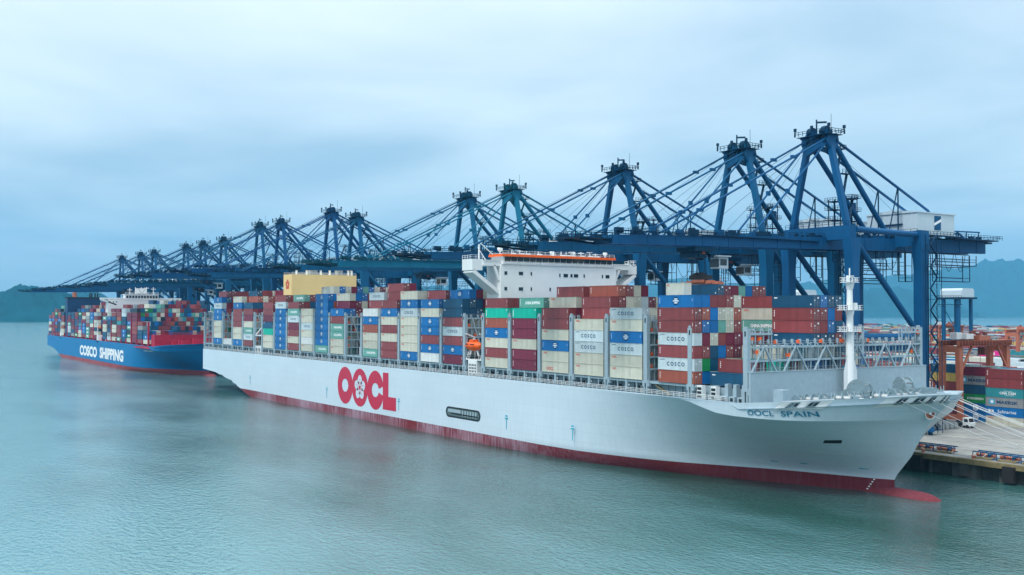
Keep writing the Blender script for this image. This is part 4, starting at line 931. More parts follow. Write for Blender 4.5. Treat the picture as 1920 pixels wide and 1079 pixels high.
        mb.beam((s * 3.4, Y(97.4), gt(97)), (s * 3.4, Y(97.4), zt), .3, .3, 1); mb.beam((s * 3.4, Y(92.6), gt(92)), (s * 3.4, Y(97.2), zt), .25, .25, 1); mb.beam((s * 3.4, Y(95), g(68.5)), (s * 3.4, Y(97.4), g(68.5)), .2, .2, 1); mb.build('stay_trestle', CRM, r)
    mb = MB()
    for k in range(7): mb.tube((rr.uniform(-2.4, 2.4), Y(64.5), g(88.3 - k * .25)), (rr.uniform(-2.4, 2.4), Y((2, 6, 12, 20, 30, 38, 44)[k]), gt(20)), .05, 4, 1)
    for k in range(2): mb.tube((rr.uniform(-2.4, 2.4), Y(69), g(88)), (rr.uniform(-2, 2), Y(100 + 5 * k), g(68)), .05, 4, 1)
    mb.build('hoist_rope', CRM, r)
    # head of the A-frame
    mb = MB(); mb.box(-4.4, 4.4, Y(66.2), Y(68.4), g(87.0), g(88.0))
    for s in (-1, 1): mb.prism([(Y(65.0), g(86.6)), (Y(66.2), g(84.6)), (Y(68.6), g(84.6)), (Y(69.8), g(86.8)), (Y(69.4), g(88.5)), (Y(65.4), g(88.5))], 'yz', s * 3.9 - .75, s * 3.9 + .75)
    mb.box(-5.6, 5.6, Y(64.2), Y(70.2), g(88.5), g(88.62), 1)
    for k in range(22): mb.cb((rr.uniform(-4.6, 4.6), Y(rr.uniform(64.8, 69.8)), g(rr.uniform(86.6, 90.2))), (rr.uniform(.4, 1.6), rr.uniform(.4, 1.2), rr.uniform(.4, 1.3)), rr.choice((0, 1, 1)))
    mb.beam((-3.7, Y(66.2), g(84.0)), (3.7, Y(66.2), g(87)), 1.2, 1.6); mb.beam((3.7, Y(66.2), g(84.0)), (-3.7, Y(66.2), g(87)), 1.0, 1.4, 1)
    for x in (-2.6, 2.2): mb.tube((x - .7, Y(67), g(89.9)), (x + .9, Y(67), g(89.9)), 1.35, 14, 1); mb.box(x - 1.1, x + 1.3, Y(66), Y(68), g(88.8), g(90.2))
    for x, y in ((-5.9, 64), (5.9, 70.4), (-5.9, 70.4), (5.9, 64), (0, 64)): mb.beam((x, Y(y), g(88.8)), (x, Y(y), g(91.2)), .25, .25, 1); mb.cb((x, Y(y), g(90.8)), (.7, .5, .9), 1)
    mb.rail((-6, Y(63.8), g(88.8)), (6, Y(63.8), g(88.8)), 1.2, 1.5, .06, 1); mb.rail((6, Y(63.8), g(88.8)), (6, Y(70.6), g(88.8)), 1.2, 1.5, .06, 1); mb.rail((-6, Y(70.6), g(88.8)), (6, Y(70.6), g(88.8)), 1.2, 1.5, .06, 1)
    mb.beam((-.8, Y(67), g(88.8)), (-.8, Y(67), g(93.4)), .3, .3, 1); mb.beam((-.8, Y(67), g(92.6)), (2.6, Y(67), g(92.2)), .4, .5, 1); mb.beam((1.8, Y(70), g(88.8)), (1.8, Y(70), g(95)), .08, .08, 1)
    mb.build('mast_head', CRM, r)
    # stairs up the A-frame leg and platforms
    mb = MB()
    for k in range(3):
        z0 = g(64 + k * 7.2); x0 = 8.9 - k * 1.9 - 0; mb.beam((x0, Y(68.4), z0), (x0 - 1.6, Y(72), z0 + 6.6), .7, .16, 1); mb.beam((x0, Y(68.4), z0 + 1), (x0 - 1.6, Y(72), z0 + 7.6), .06, .06, 1)
        mb.box(x0 - 2.6, x0 - .6, Y(69), Y(73), z0 + 6.5, z0 + 6.65, 1); mb.rail((x0 - .6, Y(69), z0 + 6.6), (x0 - .6, Y(73), z0 + 6.6), 1.1, 1.3, .05, 1); mb.rail((x0 - 2.6, Y(73), z0 + 6.6), (x0 - .6, Y(73), z0 + 6.6), 1.1, 1, .05, 1)
    mb.build('mast_stair', CRM, r)
    # machinery house, rear platform
    mb = MB(); mb.box(-9.6, 7.6, Y(100.2), Y(118.5), g(62.4), g(68.6), 2); mb.prism([(-9.9, g(68.6)), (7.9, g(68.6)), (7.9, g(68.9)), (-1, g(69.7)), (-9.9, g(68.9))], 'xz', Y(99.9), Y(118.9), 2)
    for k in range(11): mb.box(-9.4 + k * 1.7, -9.34 + k * 1.7, Y(100.14), Y(100.2), g(62.4), g(68.6), 2)
    mb.box(-5, 3, Y(99.6), Y(100.2), g(65.3), g(65.6), 1); mb.box(-7.5, -6.5, Y(100.1), Y(100.2), g(62.5), g(64.6), 1)
    h = mb.build('machinery_house', CRM, r)
    mb = MB(); x = 7.66; mb.add([(x, Y(108.6), g(63.8)), (x, Y(111.8), g(63.8)), (x, Y(111.8), g(68.0)), (x, Y(108.6), g(68.0))], [(0, 1, 2, 3)]); mb.add([(x + .02, Y(108.5), g(65.0)), (x + .02, Y(111.9), g(66.4)), (x + .02, Y(111.9), g(67.2)), (x + .02, Y(108.5), g(65.8))], [(0, 1, 2, 3)], 1)
    mb.build('logo', [M['crane'], M['letw']], h, nrm=False)
    mb = MB(); mb.box(-9, 8, Y(118.5), Y(141), g(61.6), g(61.9), 1); mb.box(-8, 8, Y(99), Y(100.2), g(62.0), g(62.3), 1); mb.box(7.6, 9.2, Y(98), Y(120), g(61.9), g(62.15), 1)
    for a, b in (((8, 118.5), (8, 143)), ((-9, 143), (8, 143)), ((9.2, 98), (9.2, 119))): mb.rail((a[0], Y(a[1]), g(62)), (b[0], Y(b[1]), g(62)), 1.2, 1.6, .05, 1)
    for y, z in ((126, 64.2), (131, 64.6), (137.5, 64.4)): mb.beam((3.5, Y(y), g(61.8)), (3.5, Y(y), g(z)), .22, .22, 1); mb.beam((-3.5, Y(y), g(61.8)), (-3.5, Y(y), g(z)), .22, .22, 1)
    mb.beam((3.5, Y(125), g(64.4)), (3.5, Y(138), g(64.6)), .3, .4, 0); mb.beam((-3.5, Y(125), g(64.4)), (-3.5, Y(138), g(64.6)), .3, .4, 0); mb.beam((3.5, Y(126), g(64.2)), (3.5, Y(131), g(62)), .3, .5, 0)
    for k in range(12): mb.cb((rr.uniform(-6, 7), Y(rr.uniform(120, 141)), g(62.4)), (1.3, 1.3, 1.0), 1)
    mb.cb((2, Y(142.5), g(61.4)), (4, 3, .5), 1)
    mb.build('rear_platform', CRM, r)
    # service tower on the girder
    mb = MB()
    for y0, zt, bx_ in ((78.5, 72.0, 0), (86.0, 73.4, 1)):
        for dx in (-2.2, 0): 
            for dy in (0, 2.4): mb.beam((-4 + dx, Y(y0 + dy), gt(80)), (-4 + dx, Y(y0 + dy), g(zt)), .22, .22, 1)
        for z in (66, 69, zt - .6): mb.box(-7, -3.2, Y(y0 - .7), Y(y0 + 3.2), g(z), g(z) + .12, 1); mb.rail((-3.2, Y(y0 - .7), g(z)), (-3.2, Y(y0 + 3.2), g(z)), 1.1, 1.0, .045, 1); mb.rail((-7, Y(y0 - .7), g(z)), (-3.2, Y(y0 - .7), g(z)), 1.1, 1.0, .045, 1)
        if bx_: mb.box(-6, -4.2, Y(y0 + .2), Y(y0 + 2.2), g(69.2), g(71.6))
    mb.build('service_tower', CRM, r)
    # stair tower at the landside leg
    mb = MB(); x0, y0 = 12.6, Y(99.6)
    for k in range(18):
        mb.box(x0 + .05, x0 + 1.7, y0 - 2.7, y0 + 2.7, g(6 + k * 3.1) - .06, g(6 + k * 3.1) + .06, 1) if k % 3 == 0 else None
        z = g(6 + k * 3.1); s = 1 if k % 2 else -1
        mb.beam((x0 + .9, y0 - 1.6 * s, z), (x0 + .9, y0 + 1.6 * s, z + 3.1), .5, .1, 1); mb.beam((x0 + 1.35, y0 - 1.6 * s, z + 1), (x0 + 1.35, y0 + 1.6 * s, z + 4.1), .06, .06, 1); mb.box(x0 + .2, x0 + 1.6, y0 - 2.6, y0 - 1.6, z, z + .1, 1) if s > 0 else mb.box(x0 + .2, x0 + 1.6, y0 + 1.6, y0 + 2.6, z, z + .1, 1)
        mb.rail((x0 + 1.6, y0 - 2.6, z), (x0 + 1.6, y0 + 2.6, z), 1.1, 2.6, .04, 1, 1)
    for dx in (.1, 1.6):
        for dy in (-2.6, 2.6): mb.beam((x0 + dx, y0 + dy, g(5)), (x0 + dx, y0 + dy, g(61.5)), .14, .14, 1)
    mb.tube((11.5, Y(99.2), g(8)), (11.5, Y(99.2), g(58)), .55, 8, 1)
    mb.build('stair_tower', CRM, r)
    # hanging frames of the cable festoon and maintenance baskets
    def basket(y0, y1, z0, ztop, x=2.9):
        mb = MB()
        for xx in (x, x - 2.4):
            for y in (y0, y1): mb.beam((xx, Y(y), g(z0)), (xx, Y(y), g(ztop)), .18, .18, 1)
            for z in (z0, z0 + 1.1, (z0 + ztop) / 2 + .3): mb.beam((xx, Y(y0), g(z)), (xx, Y(y1), g(z)), .14, .14, 1)
        mb.box(x - 2.4, x, Y(y0), Y(y1), g(z0) - .1, g(z0), 1); mb.build('hanging_basket', CRM, r)
    for y0, y1, z0 in ((72, 77, 53.6), (77.5, 82, 54.5), (81, 91, 49.2), (98.5, 101, 50.5), (101.5, 104.5, 48.6), (114.5, 117, 51), (116, 137, 54.0), (118, 133.5, 49.0)): basket(y0, y1, z0, 57.2)
    mb = MB(); mb.box(2.9, 3.1, Y(18), Y(133), g(57.15), g(57.3), 1)
    for y0, y1, zz in ((88, 90, 0), (91, 98, 1), (104, 113, 2), (120, 125, 3), (126, 131, 4), (70, 74, 5), (74, 78, 5), (20, 26, 6)):
        pts = []
        for k in range(9): t = k / 8; pts.append((3.0, Y(y0 + (y1 - y0) * t), g(57.2) - 5.2 * 4 * t * (1 - t) * (.5 if y1 - y0 < 3 else 1)))
        mb.path(pts, .09, 4, 1)
    mb.build('cable_festoon', CRM, r)
    # trolley with cab
    t = empty('trolley', (0, 0, 0)); t.parent = r
    mb = MB(); mb.box(-3.4, 3.4, -3.6, 3.6, g(54.6), g(55.7), 1); mb.box(-2.6, 2.6, -3, 1, g(53.0), g(54.6), 1)
    for k in range(14): mb.cb((rr.uniform(-2.8, 2.8), rr.uniform(-3.2, 3.2), g(rr.uniform(52.9, 54.8))), (1.1, 1.1, .9), rr.choice((3, 1, 1)))
    mb.build('trolley_frame', CRM, t)
    mb = MB(); mb.box(-1.5, 1.5, 6.4, 9.8, g(50.6), g(53.6), 0); mb.box(-2.6, 2.4, 4.4, 10, g(53.6), g(53.9), 0); mb.box(-1.6, 1.6, 6.3, 6.4, g(51), g(53), 1); mb.box(1.5, 1.56, 6.9, 9.2, g(51.4), g(53), 1)
    mb.build('operator_cab', [M['chouse'], M['glass']], t)
    t.location = (0, -40, 0)
    return r
CRX = [-3.7, -34.2, -91.0, -160, -195, -307, -339, -414, -451, -523, -570, -613, -706, -750, -820]
TALL = {6: 1.06, 7: 1.055, 8: 1.06}
proto = make_crane()
for i, X in enumerate(CRX):
    c = proto if i == 0 else copy_tree(proto)
    c.location = (X, 67, QZ); c.scale = (1, 1, TALL.get(i, 1))
    tint = {3: (1.9, 1.75, 1.25, 1), 4: (1.25, 1.25, 1.1, 1)}.get(i, (1.0 + .12 * math.sin(i * 2.3), 1.0 + .1 * math.sin(i * 1.7), 1.0 + .08 * math.cos(i), 1))
    for ch in c.children: ch.color = tint
    tr = [k for k in c.children if k.name.startswith('trolley')][0]; tr.location = (0, {0: -46.7, 1: -6, 2: 8, 3: 20, 4: -20}.get(i, -50 + (i * 17) % 60), 0)
    ordn = ['nearest', 'second', 'third', 'fourth', 'fifth', 'sixth', 'seventh', 'eighth', 'ninth', 'tenth', 'eleventh', 'twelfth', 'thirteenth', 'fourteenth', 'farthest'][i]
    lab = {0: 'nearest blue ship to shore crane at the right with a white machinery house', 3: 'teal blue quay crane, fourth from the right, above the white wheelhouse'}.get(i, 'blue quay crane with lowered boom, %s from the right end of the row' % ordn)
    if i == 14: lab = 'farthest blue quay crane at the left end of the row above the blue ship'
    tag(c, lab, 'crane', 'ship to shore cranes along the quay')

# spreader hanging from the nearest crane with a 45 ft box
spd = empty('crane_spreader', (-3.4, 21.5, 46.4)); tag(spd, 'orange spreader hanging on ropes above the dark teal container it grips', 'spreader')
mb = MB(); mb.box(-6.9, 6.9, -.35, .35, 0, .7); mb.box(-2.2, 2.2, -.9, .9, .5, 1.2)
for s in (-1, 1): mb.box(s * 6.8 - .2, s * 6.8 + .2, -1.2, 1.2, -.05, .5); mb.box(s * 3.5 - 1, s * 3.5 + 1, -.7, .7, .2, 1.0); mb.beam((s * 6.9, 0, .5), (s * 6.9, 0, 1.8), .12, .12)
mb.build('frame', M['rust'], spd)
mb = MB(); mb.box(-3.2, 3.2, -1.0, 1.0, 1.3, 2.3)
for k in range(10): mb.cb((rnd.uniform(-3, 3), rnd.uniform(-.8, .8), rnd.uniform(2.0, 2.8)), (1, .8, .6))
mb.build('headblock', M['black'], spd)
mb = MB()
for x in (-2.5, 2.5):
    for y in (-.9, .9): mb.tube((x, y, 2.6), (x * .9, y, 7.4), .06, 5)
mb.build('hoist_rope', M['cdark'], spd)

# ---------------------------------------------------------------- second ship, astern
def tf2(X, Y_, z): return (-428 + (X - 61) * .951, 3 + Y_ * .956, z * .885)
ship2 = empty('container_ship', (-620, 32.3, 0)); tag(ship2, 'blue hulled container ship with big white hull lettering, moored astern at the left', 'ship')
h2 = build_hull('hull', [M['hull2'], M['boot2'], M['red2']], tf2, ship2)
for c in ship2.children: unp(c, ship2)
bv2 = BVHTree.FromPolygons([v.co for v in h2.data.vertices], [list(p.vertices) for p in h2.data.polygons])
def font_block(s, x0, z0, w, h, y, mt):
    me = text_mesh(s, h, mt, .05, w); o = inst('lettering', me, ship2, (x0, y, z0)); unp(o, ship2); return o
font_block('COSCO', -674.5, 4.7, 61.5, 8.0, 2.93, M['letw']); font_block('SHIPPING', -604, 4.9, 71.5, 8.0, 2.93, M['letw'])
def surf2(X, z):
    h = bv2.ray_cast(Vector((X, -60, z)), Vector((0, 1, 0))); return h[0].y if h[0] else 0
for s_, X0, z0, h_, w_ in (('COSCO SHIPPING', -487, 13.6, 1.0, 20),):
    me = text_mesh(s_, h_, M['letw'], .02, w_).copy()
    for v in me.vertices: v.co = (X0 + v.co.x, surf2(X0 + v.co.x, z0 + v.co.z) - .08, z0 + v.co.z)
    o = inst('lettering', me, ship2); unp(o, ship2)
d2 = MB()
d2.box(-610, -603, 8, 54, 17, 47.5); d2.box(-610, -602.8, 20, 44, 47.5, 51.2); d2.box(-610.5, -602.4, 19.6, 44.4, 51.2, 51.6)
for s in (0, 1):
    f = (lambda y: y) if s == 0 else (lambda y: 64.6 - y)
    d2.beam((-606, f(3.5), 48.2), (-606, f(20), 48.2), 6, 1.2); d2.beam((-606, f(4), 47.4), (-606, f(14), 43.6), 6, .9)
    for y in (9, 13, 17): d2.beam((-606, f(y), 44.5), (-606, f(y), 48), 5, .6)
for y, h in ((24, 5), (28, 10), (32.3, 13), (36, 7), (41, 6)): d2.tube((-606, y, 51), (-606, y, 51 + h), .3, 6); d2.cb((-606, y, 51 + h * .75), (1, 3.4, .4))
d2.cb((-606, 32.3, 54), (4, 7, 4)); d2.rail((-602.5, 20, 51.6), (-602.5, 44, 51.6), 1.3, 2.5, .08)
sp(d2, 'deckhouse', M['white'], root=ship2)
mb = MB()
for k in range(11): mb.box(-602.75, -602.7, 20.8 + k * 2.1, 22.3 + k * 2.1, 48.7, 50.4)
for y in (9, 11.5, 13.5, 47, 50, 53): mb.box(-602.95, -602.9, y, y + .7, 45.4, 46.2)
sp(mb, 'wheelhouse_window', M['glass'], root=ship2)
mb = MB(); mb.box(-745, -735, 4.6, 30.5, 17, 49.6, 0); mb.box(-745.3, -734.7, 4.3, 30.8, 49.6, 50.6, 1); mb.tube((-739, 10.8, 50.6), (-739, 10.8, 54.6), 1.7, 12, 2)
for y in (23, 24.5, 27, 29): mb.tube((-739, y, 50.5), (-739, y, 54), .6, 8, 1)
sp(mb, 'engine_casing', [mat('navy_casing', (.005, .045, .13), .5), M['dark'], M['rust']], root=ship2)
mb = MB(); mb.box(-463, -462.2, 5, 60, 16, 24.5); mb.box(-470, -463, 5, 5.6, 16, 24.5); mb.rail((-463, 5, 24.5), (-463, 60, 24.5), 1.2, 2.5, .1); mb.box(-816, -466, 3.2, 3.6, 15.7, 17.6)
for X in np.arange(-812, -470, 14.2): mb.box(X - .5, X + .5, 3.1, 4.1, 15.5, 20.5 + 12 * (int(X) % 3 == 0))
for k in range(26): mb.cb((rnd.uniform(-458, -440), rnd.uniform(14, 50), 19), (2.2, 2.2, rnd.uniform(2, 7)))
sp(mb, 'deck_structure', M['red2'], root=ship2)
mb = MB()
for X in (-612.5, -755): mb.box(X - 2.2, X + 2.2, 3.0, 6, 16, 21.5); mb.beam((X, 3.2, 21), (X, 3.2, 31), .5, .5)
sp(mb, 'boat_station', M['white'], root=ship2)
mb = MB(); mb.loft([[(-612.5 + dx, 4.3 + rr * 1.2 * math.cos(a), 27 + rr * 1.2 * math.sin(a)) for a in np.arange(0, 6.28, .785)] for dx, rr in ((-3.4, .2), (-2.4, .9), (0, 1.1), (2.4, .9), (3.4, .2))])
tag(mb.build('lifeboat', M['rust']), 'small reddish lifeboat hanging on the side of the blue ship', 'lifeboat')
r5 = random.Random(11)
PAL2 = 'RRRRRRRMMMMSSOOOOCBBBNNNNNGTKDA'
Xs = [X for X in np.arange(-813, -470, 14.35) if not (-748 < X + 6 < -733 or -614 < X + 6 < -600)]
for i, X in enumerate(Xs):
    base = 7 if i not in (0,) else 6
    for r in range(23):
        h = base + (1 if r > 2 and i > 0 else 0) + (1 if r > 5 and 1 < i < 18 and r5.random() < .6 else 0) + (r5.random() < .25)
        if i > len(Xs) - 3: h = (5, 3)[i - len(Xs) + 2] + (r > 6) * 1
        if -733 > X > -770 or -600 > X > -640: h = min(h, 8)
        cd_ = r5.choice(PAL2)
        for t in range(1, h + 1):
            if r5.random() < .88: cd_ = r5.choice(PAL2)
            if 0 < r < 22 and t < h - 2 and i < len(Xs) - 4 and r > 2: continue
            CL.append((('z%d' % i, r, t), cd_, X, 3.4 + 2.5 * r, 18.6 + 2.8 * (t - 1), 12.19, 'ship2'))

# ---------------------------------------------------------------- the yard
def ycl(key, code, x, y, z, L_=12.19): CL.append((key, code, x, y, z, L_, 'yard'))
r6 = random.Random(5)
PY = 'RRRRRMMMMSSSOOOCCBNNNGTKAAXYVD'
NEAR = {0: (2.0, 137, ['O', 'F', 'X', 'V', 'R', 'R']), 1: (-11.6, 143.5, ['B', 'B', 'K', 'N', 'X', 'M']), 2: (-27.5, 152, ['R', 'N', 'R', 'R', 'Y', 'N'])}
for k, (x, y, cs_) in NEAR.items():
    for r in range(5):
        for t in range(len(cs_)):
            c = cs_[t] if r == 0 else r6.choice(PY)
            if k == 0 and r > 0: c = r6.choice('NRMTNO')
            ycl(('y%d' % k, r, t + 1), c, x, y + 2.75 * r, QZ + .02 + 2.9 * t)
ycl(('y3', 0, 1), 'O', 15.0, 137, QZ + .02); ycl(('y3', 0, 2), 'B', 15.0, 137, QZ + 2.92); ycl(('y3', 0, 3), 'R', 15.0, 137, QZ + 5.82); ycl(('y3', 0, 4), 'T', 15.0, 137, QZ + 8.72); ycl(('y3', 0, 5), 'M', 15.0, 137, QZ + 11.62); ycl(('y3', 0, 6), 'R', 15.0, 137, QZ + 14.52)
def wedge(y):     # x range seen at depth y
    def at(px):
        d = f_ + r_ * ((px - 960) / 1943.19); return CX + d.x * (y - CY) / d.y
    return at(1180 if y < 420 else 1380), at(2010)
yy = 172.0; blk = 0
while yy < 1480:
    xa, xb = wedge(yy); xa = max(xa, -2600); x = math.floor(xa / 13.2) * 13.2
    hb = r6.choice((3, 4, 4, 5)) 
    if blk == 0: hb = 3
    if 320 < yy < 370: yy = 370
    while x < xb:
        if r6.random() < .93:
            for r in range(6 if yy < 900 else 4):
                h = max(1, min(5, hb + r6.choice((-2, -1, 0, 0, 0, 1))))
                cc = r6.choice(PY)
                for t in range(1, h + 1):
                    if r > 0 and t < h and yy > 260: continue
                    c = r6.choice(PY) if r6.random() < .5 else cc
                    ycl(('Y%d_%d' % (blk, int(x)), r, t), c, x + .3, yy + 2.8 * r, QZ + .02 + 2.9 * (t - 1))
        x += 13.2
    yy += 27 if blk % 2 else 23; blk += 1
for t in range(5):
    ycl(('p1', 0, t + 1), 'RGMKP'[t], -135.4, 352.0, QZ + .02 + 2.9 * t); ycl(('p2', 0, t + 1), 'GORMX'[t], -149.0, 352.0, QZ + .02 + 2.9 * t); ycl(('p3', 0, t + 1), 'RGMOT'[t], -121.6, 352.0, QZ + .02 + 2.9 * t)

# yard gantry cranes (rubber tyred, rust orange)
def rtg(loc, label, house=True):
    r = empty('yard_gantry', loc); 
    for x in (-3.2, 3.2):
        for y in (0, 26):
            mb = MB(); mb.beam((x, y, 2.2), (x * .9, y, 24.2), 1.25, 1.5, 0, 1.6, 2.0); mb.build('leg', M['rust'], r)
    for y in (0, 26):
        mb = MB(); mb.box(-5.2, 5.2, y - .7, y + .7, 1.1, 2.6, 0)
        for x in (-4.2, -2.8, 2.8, 4.2): mb.tube((x, y - .5, .75), (x, y + .5, .75), .75, 12, 1)
        mb.box(-3.6, 3.6, y - .8, y + .8, 22.2, 24.2, 0); mb.build('end_carriage', [M['rust'], M['black']], r)
    for x in (-3.4, 3.4):
        mb = MB(); mb.box(x - .55, x + .55, -1.2, 27.2, 24.2, 25.9, 0)
        for k in range(18): mb.box(x + .55, x + 1.3, -1 + k * 1.6, -.9 + k * 1.6, 24.3, 25.9, 1); 
        mb.box(x + .55, x + 1.35, -1.2, 27.2, 24.25, 24.4, 1); mb.rail((x + 1.3, -1.2, 24.4), (x + 1.3, 27.2, 24.4), 1.1, 1.8, .06, 1, 2); mb.build('girder', [M['rust'], M['rustd']], r)
    for y, dy in ((3, 0), (23, 0)):
        mb = MB(); mb.beam((3.4, 26 if y > 10 else 0, 16), (3.4, 20 if y > 10 else 6, 24), .6, .6); mb.build('knee_brace', M['rust'], r)
    if house:
        mb = MB(); mb.box(-2.6, 2.2, 5, 9, 26.3, 28.0, 0); mb.box(-1.6, .8, 2, 5, 26.3, 28.4, 0); mb.build('electric_house', M['white'], r)
    mb = MB(); mb.box(-3.6, 3.6, 10, 16, 25.9, 27.4, 0); mb.box(-1.2, 1.2, 16.5, 18.8, 21, 23.6, 1); mb.box(-6.0, 6.0, 12.2, 13.4, 13.4, 14.2, 0)
    for s in (-2, 2): mb.tube((s, 12.8, 14), (s, 12.8, 26), .08, 5, 1)
    for k in range(12): mb.cb((rnd.uniform(-3, 3), rnd.uniform(9, 17), rnd.uniform(26.4, 28.4)), (1, 1.2, 1), 1)
    mb.build('trolley', [M['rust'], M['rustd']], r)
    tag(r, label, 'gantry crane', 'rust orange yard gantry cranes'); return r
rtg((-7.2, 133, QZ), 'rust orange yard gantry crane straddling the near container rows, white house on top')
rtg((-248, 479, QZ), 'rust orange yard gantry crane in the distance just behind the near one')
rtg((-122, 361, QZ), 'rust orange yard gantry crane at the right edge of the picture', False)
# tall blue gantry with a white house beyond the near crane
for i, (x, y, lab) in enumerate(((-230, 470, 'tall blue gantry with a white house on top beyond the nearest quay crane'), (-330, 430, 'tall blue gantry with a white house seen between the first two quay cranes'))):
    r = empty('tall_gantry', (x, y, QZ)); g = 44
    for dx in (-5.5, 5.5):
        for dy in (0, 14): mb = MB(); mb.beam((dx, dy, 0), (dx, dy, g), 1.8, 1.8); mb.build('leg', M['crane'], r)
    mb = MB(); mb.beam((-5.5, 0, 16), (5.5, 0, 6), .6, .6); mb.beam((-5.5, 0, 17), (5.5, 0, 17), .5, .5); mb.beam((-5.5, 0, 38), (5.5, 0, 20), .5, .5); mb.build('bracing', M['crane'], r)
    mb = MB(); mb.box(-9, 9, -2, 16, g, g + 1.2, 0); mb.rail((-9, -2, g + 1.2), (9, -2, g + 1.2), 1.2, 2, .08, 0); mb.box(-9, 9, -1.8, -1.2, g - 4, g - 3.6, 0); mb.beam((-8, -1.5, g - 3.8), (-8, -1.5, g), .3, .3); mb.beam((8, -1.5, g - 3.8), (8, -1.5, g), .3, .3); mb.build('platform', M['cdark'], r)
    mb = MB(); mb.loft([[(xx, yy_, g + 1.2 + zz) for yy_, zz in ((0, 0), (14, 0), (14, 4.6), (12.6, 6), (1.4, 6), (0, 4.6))] for xx in (-8, 8)], sm=False); mb.build('house', M['chouse'], r)
    tag(r, lab, 'gantry crane')

# ---------------------------------------------------------------- quay side objects
def spreader_rack(x, y, n, lab):
    r = empty('spreader_rack', (x, y, QZ + .02)); L_ = n
    mb = MB()
    for yy_ in (-1.2, 1.2):
        mb.box(0, L_, yy_ - .12, yy_ + .12, 1.5, 1.75, 0); mb.box(0, L_, yy_ - .1, yy_ + .1, .25, .45, 0)
        for k in range(int(L_ / 2) + 1): mb.box(k * 2 - .07, k * 2 + .07, yy_ - .08, yy_ + .08, 0, 1.6, 0)
    mb.beam((0, -1.2, .3), (2.2, -1.2, 1.6), .14, .14, 1); mb.beam((2.2, -1.2, .3), (4, -1.2, 1.6), .14, .14, 1)
    mb.build('rack_frame', [M['crane'], M['letw']], r)
    for a in range(0, int(L_) - 3, 6):
        mb = MB(); mb.box(a + .6, a + 4.8, -.7, .7, .5, 1.1, 0); mb.box(a + .9, a + 1.5, -1.35, 1.3, .9, 1.35, 0); mb.box(a + 3.9, a + 4.4, -1.35, 1.3, .9, 1.35, 1); mb.box(a + .4, a + 5, -1.5, -1.25, .05, .5, 2)
        mb.build('spreader_beam', [M['rust'], M['crane'], M['quayyel']], r)
    tag(r, lab, 'rack'); return r
spreader_rack(25.5, 66.2 - 1.0 + 3.2, 11, 'short blue and orange spreader rack on the quay edge just right of the bow')
spreader_rack(43.4, 65.0 + 1.4, 26, 'long blue and white spreader rack with orange beams at the right picture edge')
# stacked grey hatch beams and a white truck
r = empty('steel_beam_stack', (-12, 112, QZ + .02)); tag(r, 'low stack of silver grey steel beams lying on the quay beside the white truck', 'beams')
for j in range(4):
    mb = MB(); mb.box(0, 15.5, j * 2.3, j * 2.3 + 1.5, .15, 1.5); mb.box(.5, 15, j * 2.3 + .3, j * 2.3 + 1.2, 1.5, 1.8)
    for k in range(8): mb.box(.6 + k * 2, 1.1 + k * 2, j * 2.3 - .1, j * 2.3 + 1.6, .4, 1.7)
    mb.build('beam', M['steel'], r)
r = empty('terminal_truck', (3.5, 124.0, QZ + .02), R(-6)); tag(r, 'white cab terminal truck pulling a dark flatbed trailer across the quay', 'truck')
mb = MB(); mb.prism([(0, .7), (2.5, .7), (2.7, 1.6), (2.2, 1.75), (1.9, 3.0), (0, 3.1)], 'xz', -1.2, 1.2); mb.build('cab', M['white'], r)
mb = MB(); mb.add([(2.24, -1.05, 1.75), (2.24, 1.05, 1.75), (1.93, 1.0, 2.9), (1.93, -1.0, 2.9)], [(0, 1, 2, 3)]); mb.add([(.5, -1.21, 1.8), (1.9, -1.21, 1.8), (1.75, -1.21, 2.7), (.5, -1.21, 2.7)], [(0, 1, 2, 3)]); mb.build('window', M['glass'], r, nrm=False)
mb = MB(); mb.box(-11.5, .2, -1.15, 1.15, 1.1, 1.4); mb.box(-2, 0, -.8, .8, .6, 1.1); mb.build('flatbed', M['dark'], r)
for x in (-10, -8.7, -1.2, 1.6):
    for y in (-1.1, 1.1): mb = MB(); mb.tube((x, y - .18, .5), (x, y + .18, .5), .5, 14); mb.build('wheel', M['black'], r)
r = empty('guard_booth', (-19.5, 118, QZ + .02)); tag(r, 'tall narrow white access tower on the quay just behind the ship bow', 'tower')
mb = MB(); 
for k in range(3): mb.box(-1.3, 1.3, -1.3, 1.3, 9.2 + k * 3, 9.4 + k * 3)
for x in (-1.2, 1.2):
    for y in (-1.2, 1.2): mb.beam((x, y, 0), (x, y, 16.4), .2, .2)
mb.box(-1.25, 1.25, -1.25, 1.25, 15.4, 16.6); mb.build('frame', M['white'], r)
for k in range(2): mb = MB(); mb.box(-1.05, -.1, -1.28, -1.24, 10 + k * 3, 11.9 + k * 3); mb.box(.1, 1.05, -1.28, -1.24, 10 + k * 3, 11.9 + k * 3); mb.build('window', M['glass'], r)
# small traffic cones and bollards
for k in range(9):
    X = -10 + k * 13.5; mb = MB(); mb.tube((0, 0, 0), (0, 0, .55), .38, 10, r2=.3); mb.tube((0, 0, .55), (0, 0, .75), .52, 10)
    o = mb.build('bollard', M['rust'], None, (X, 64.4, QZ + .012)); tag(o, 'squat rusty mooring bollard on the quay edge', 'bollard', 'mooring bollards on the quay edge')
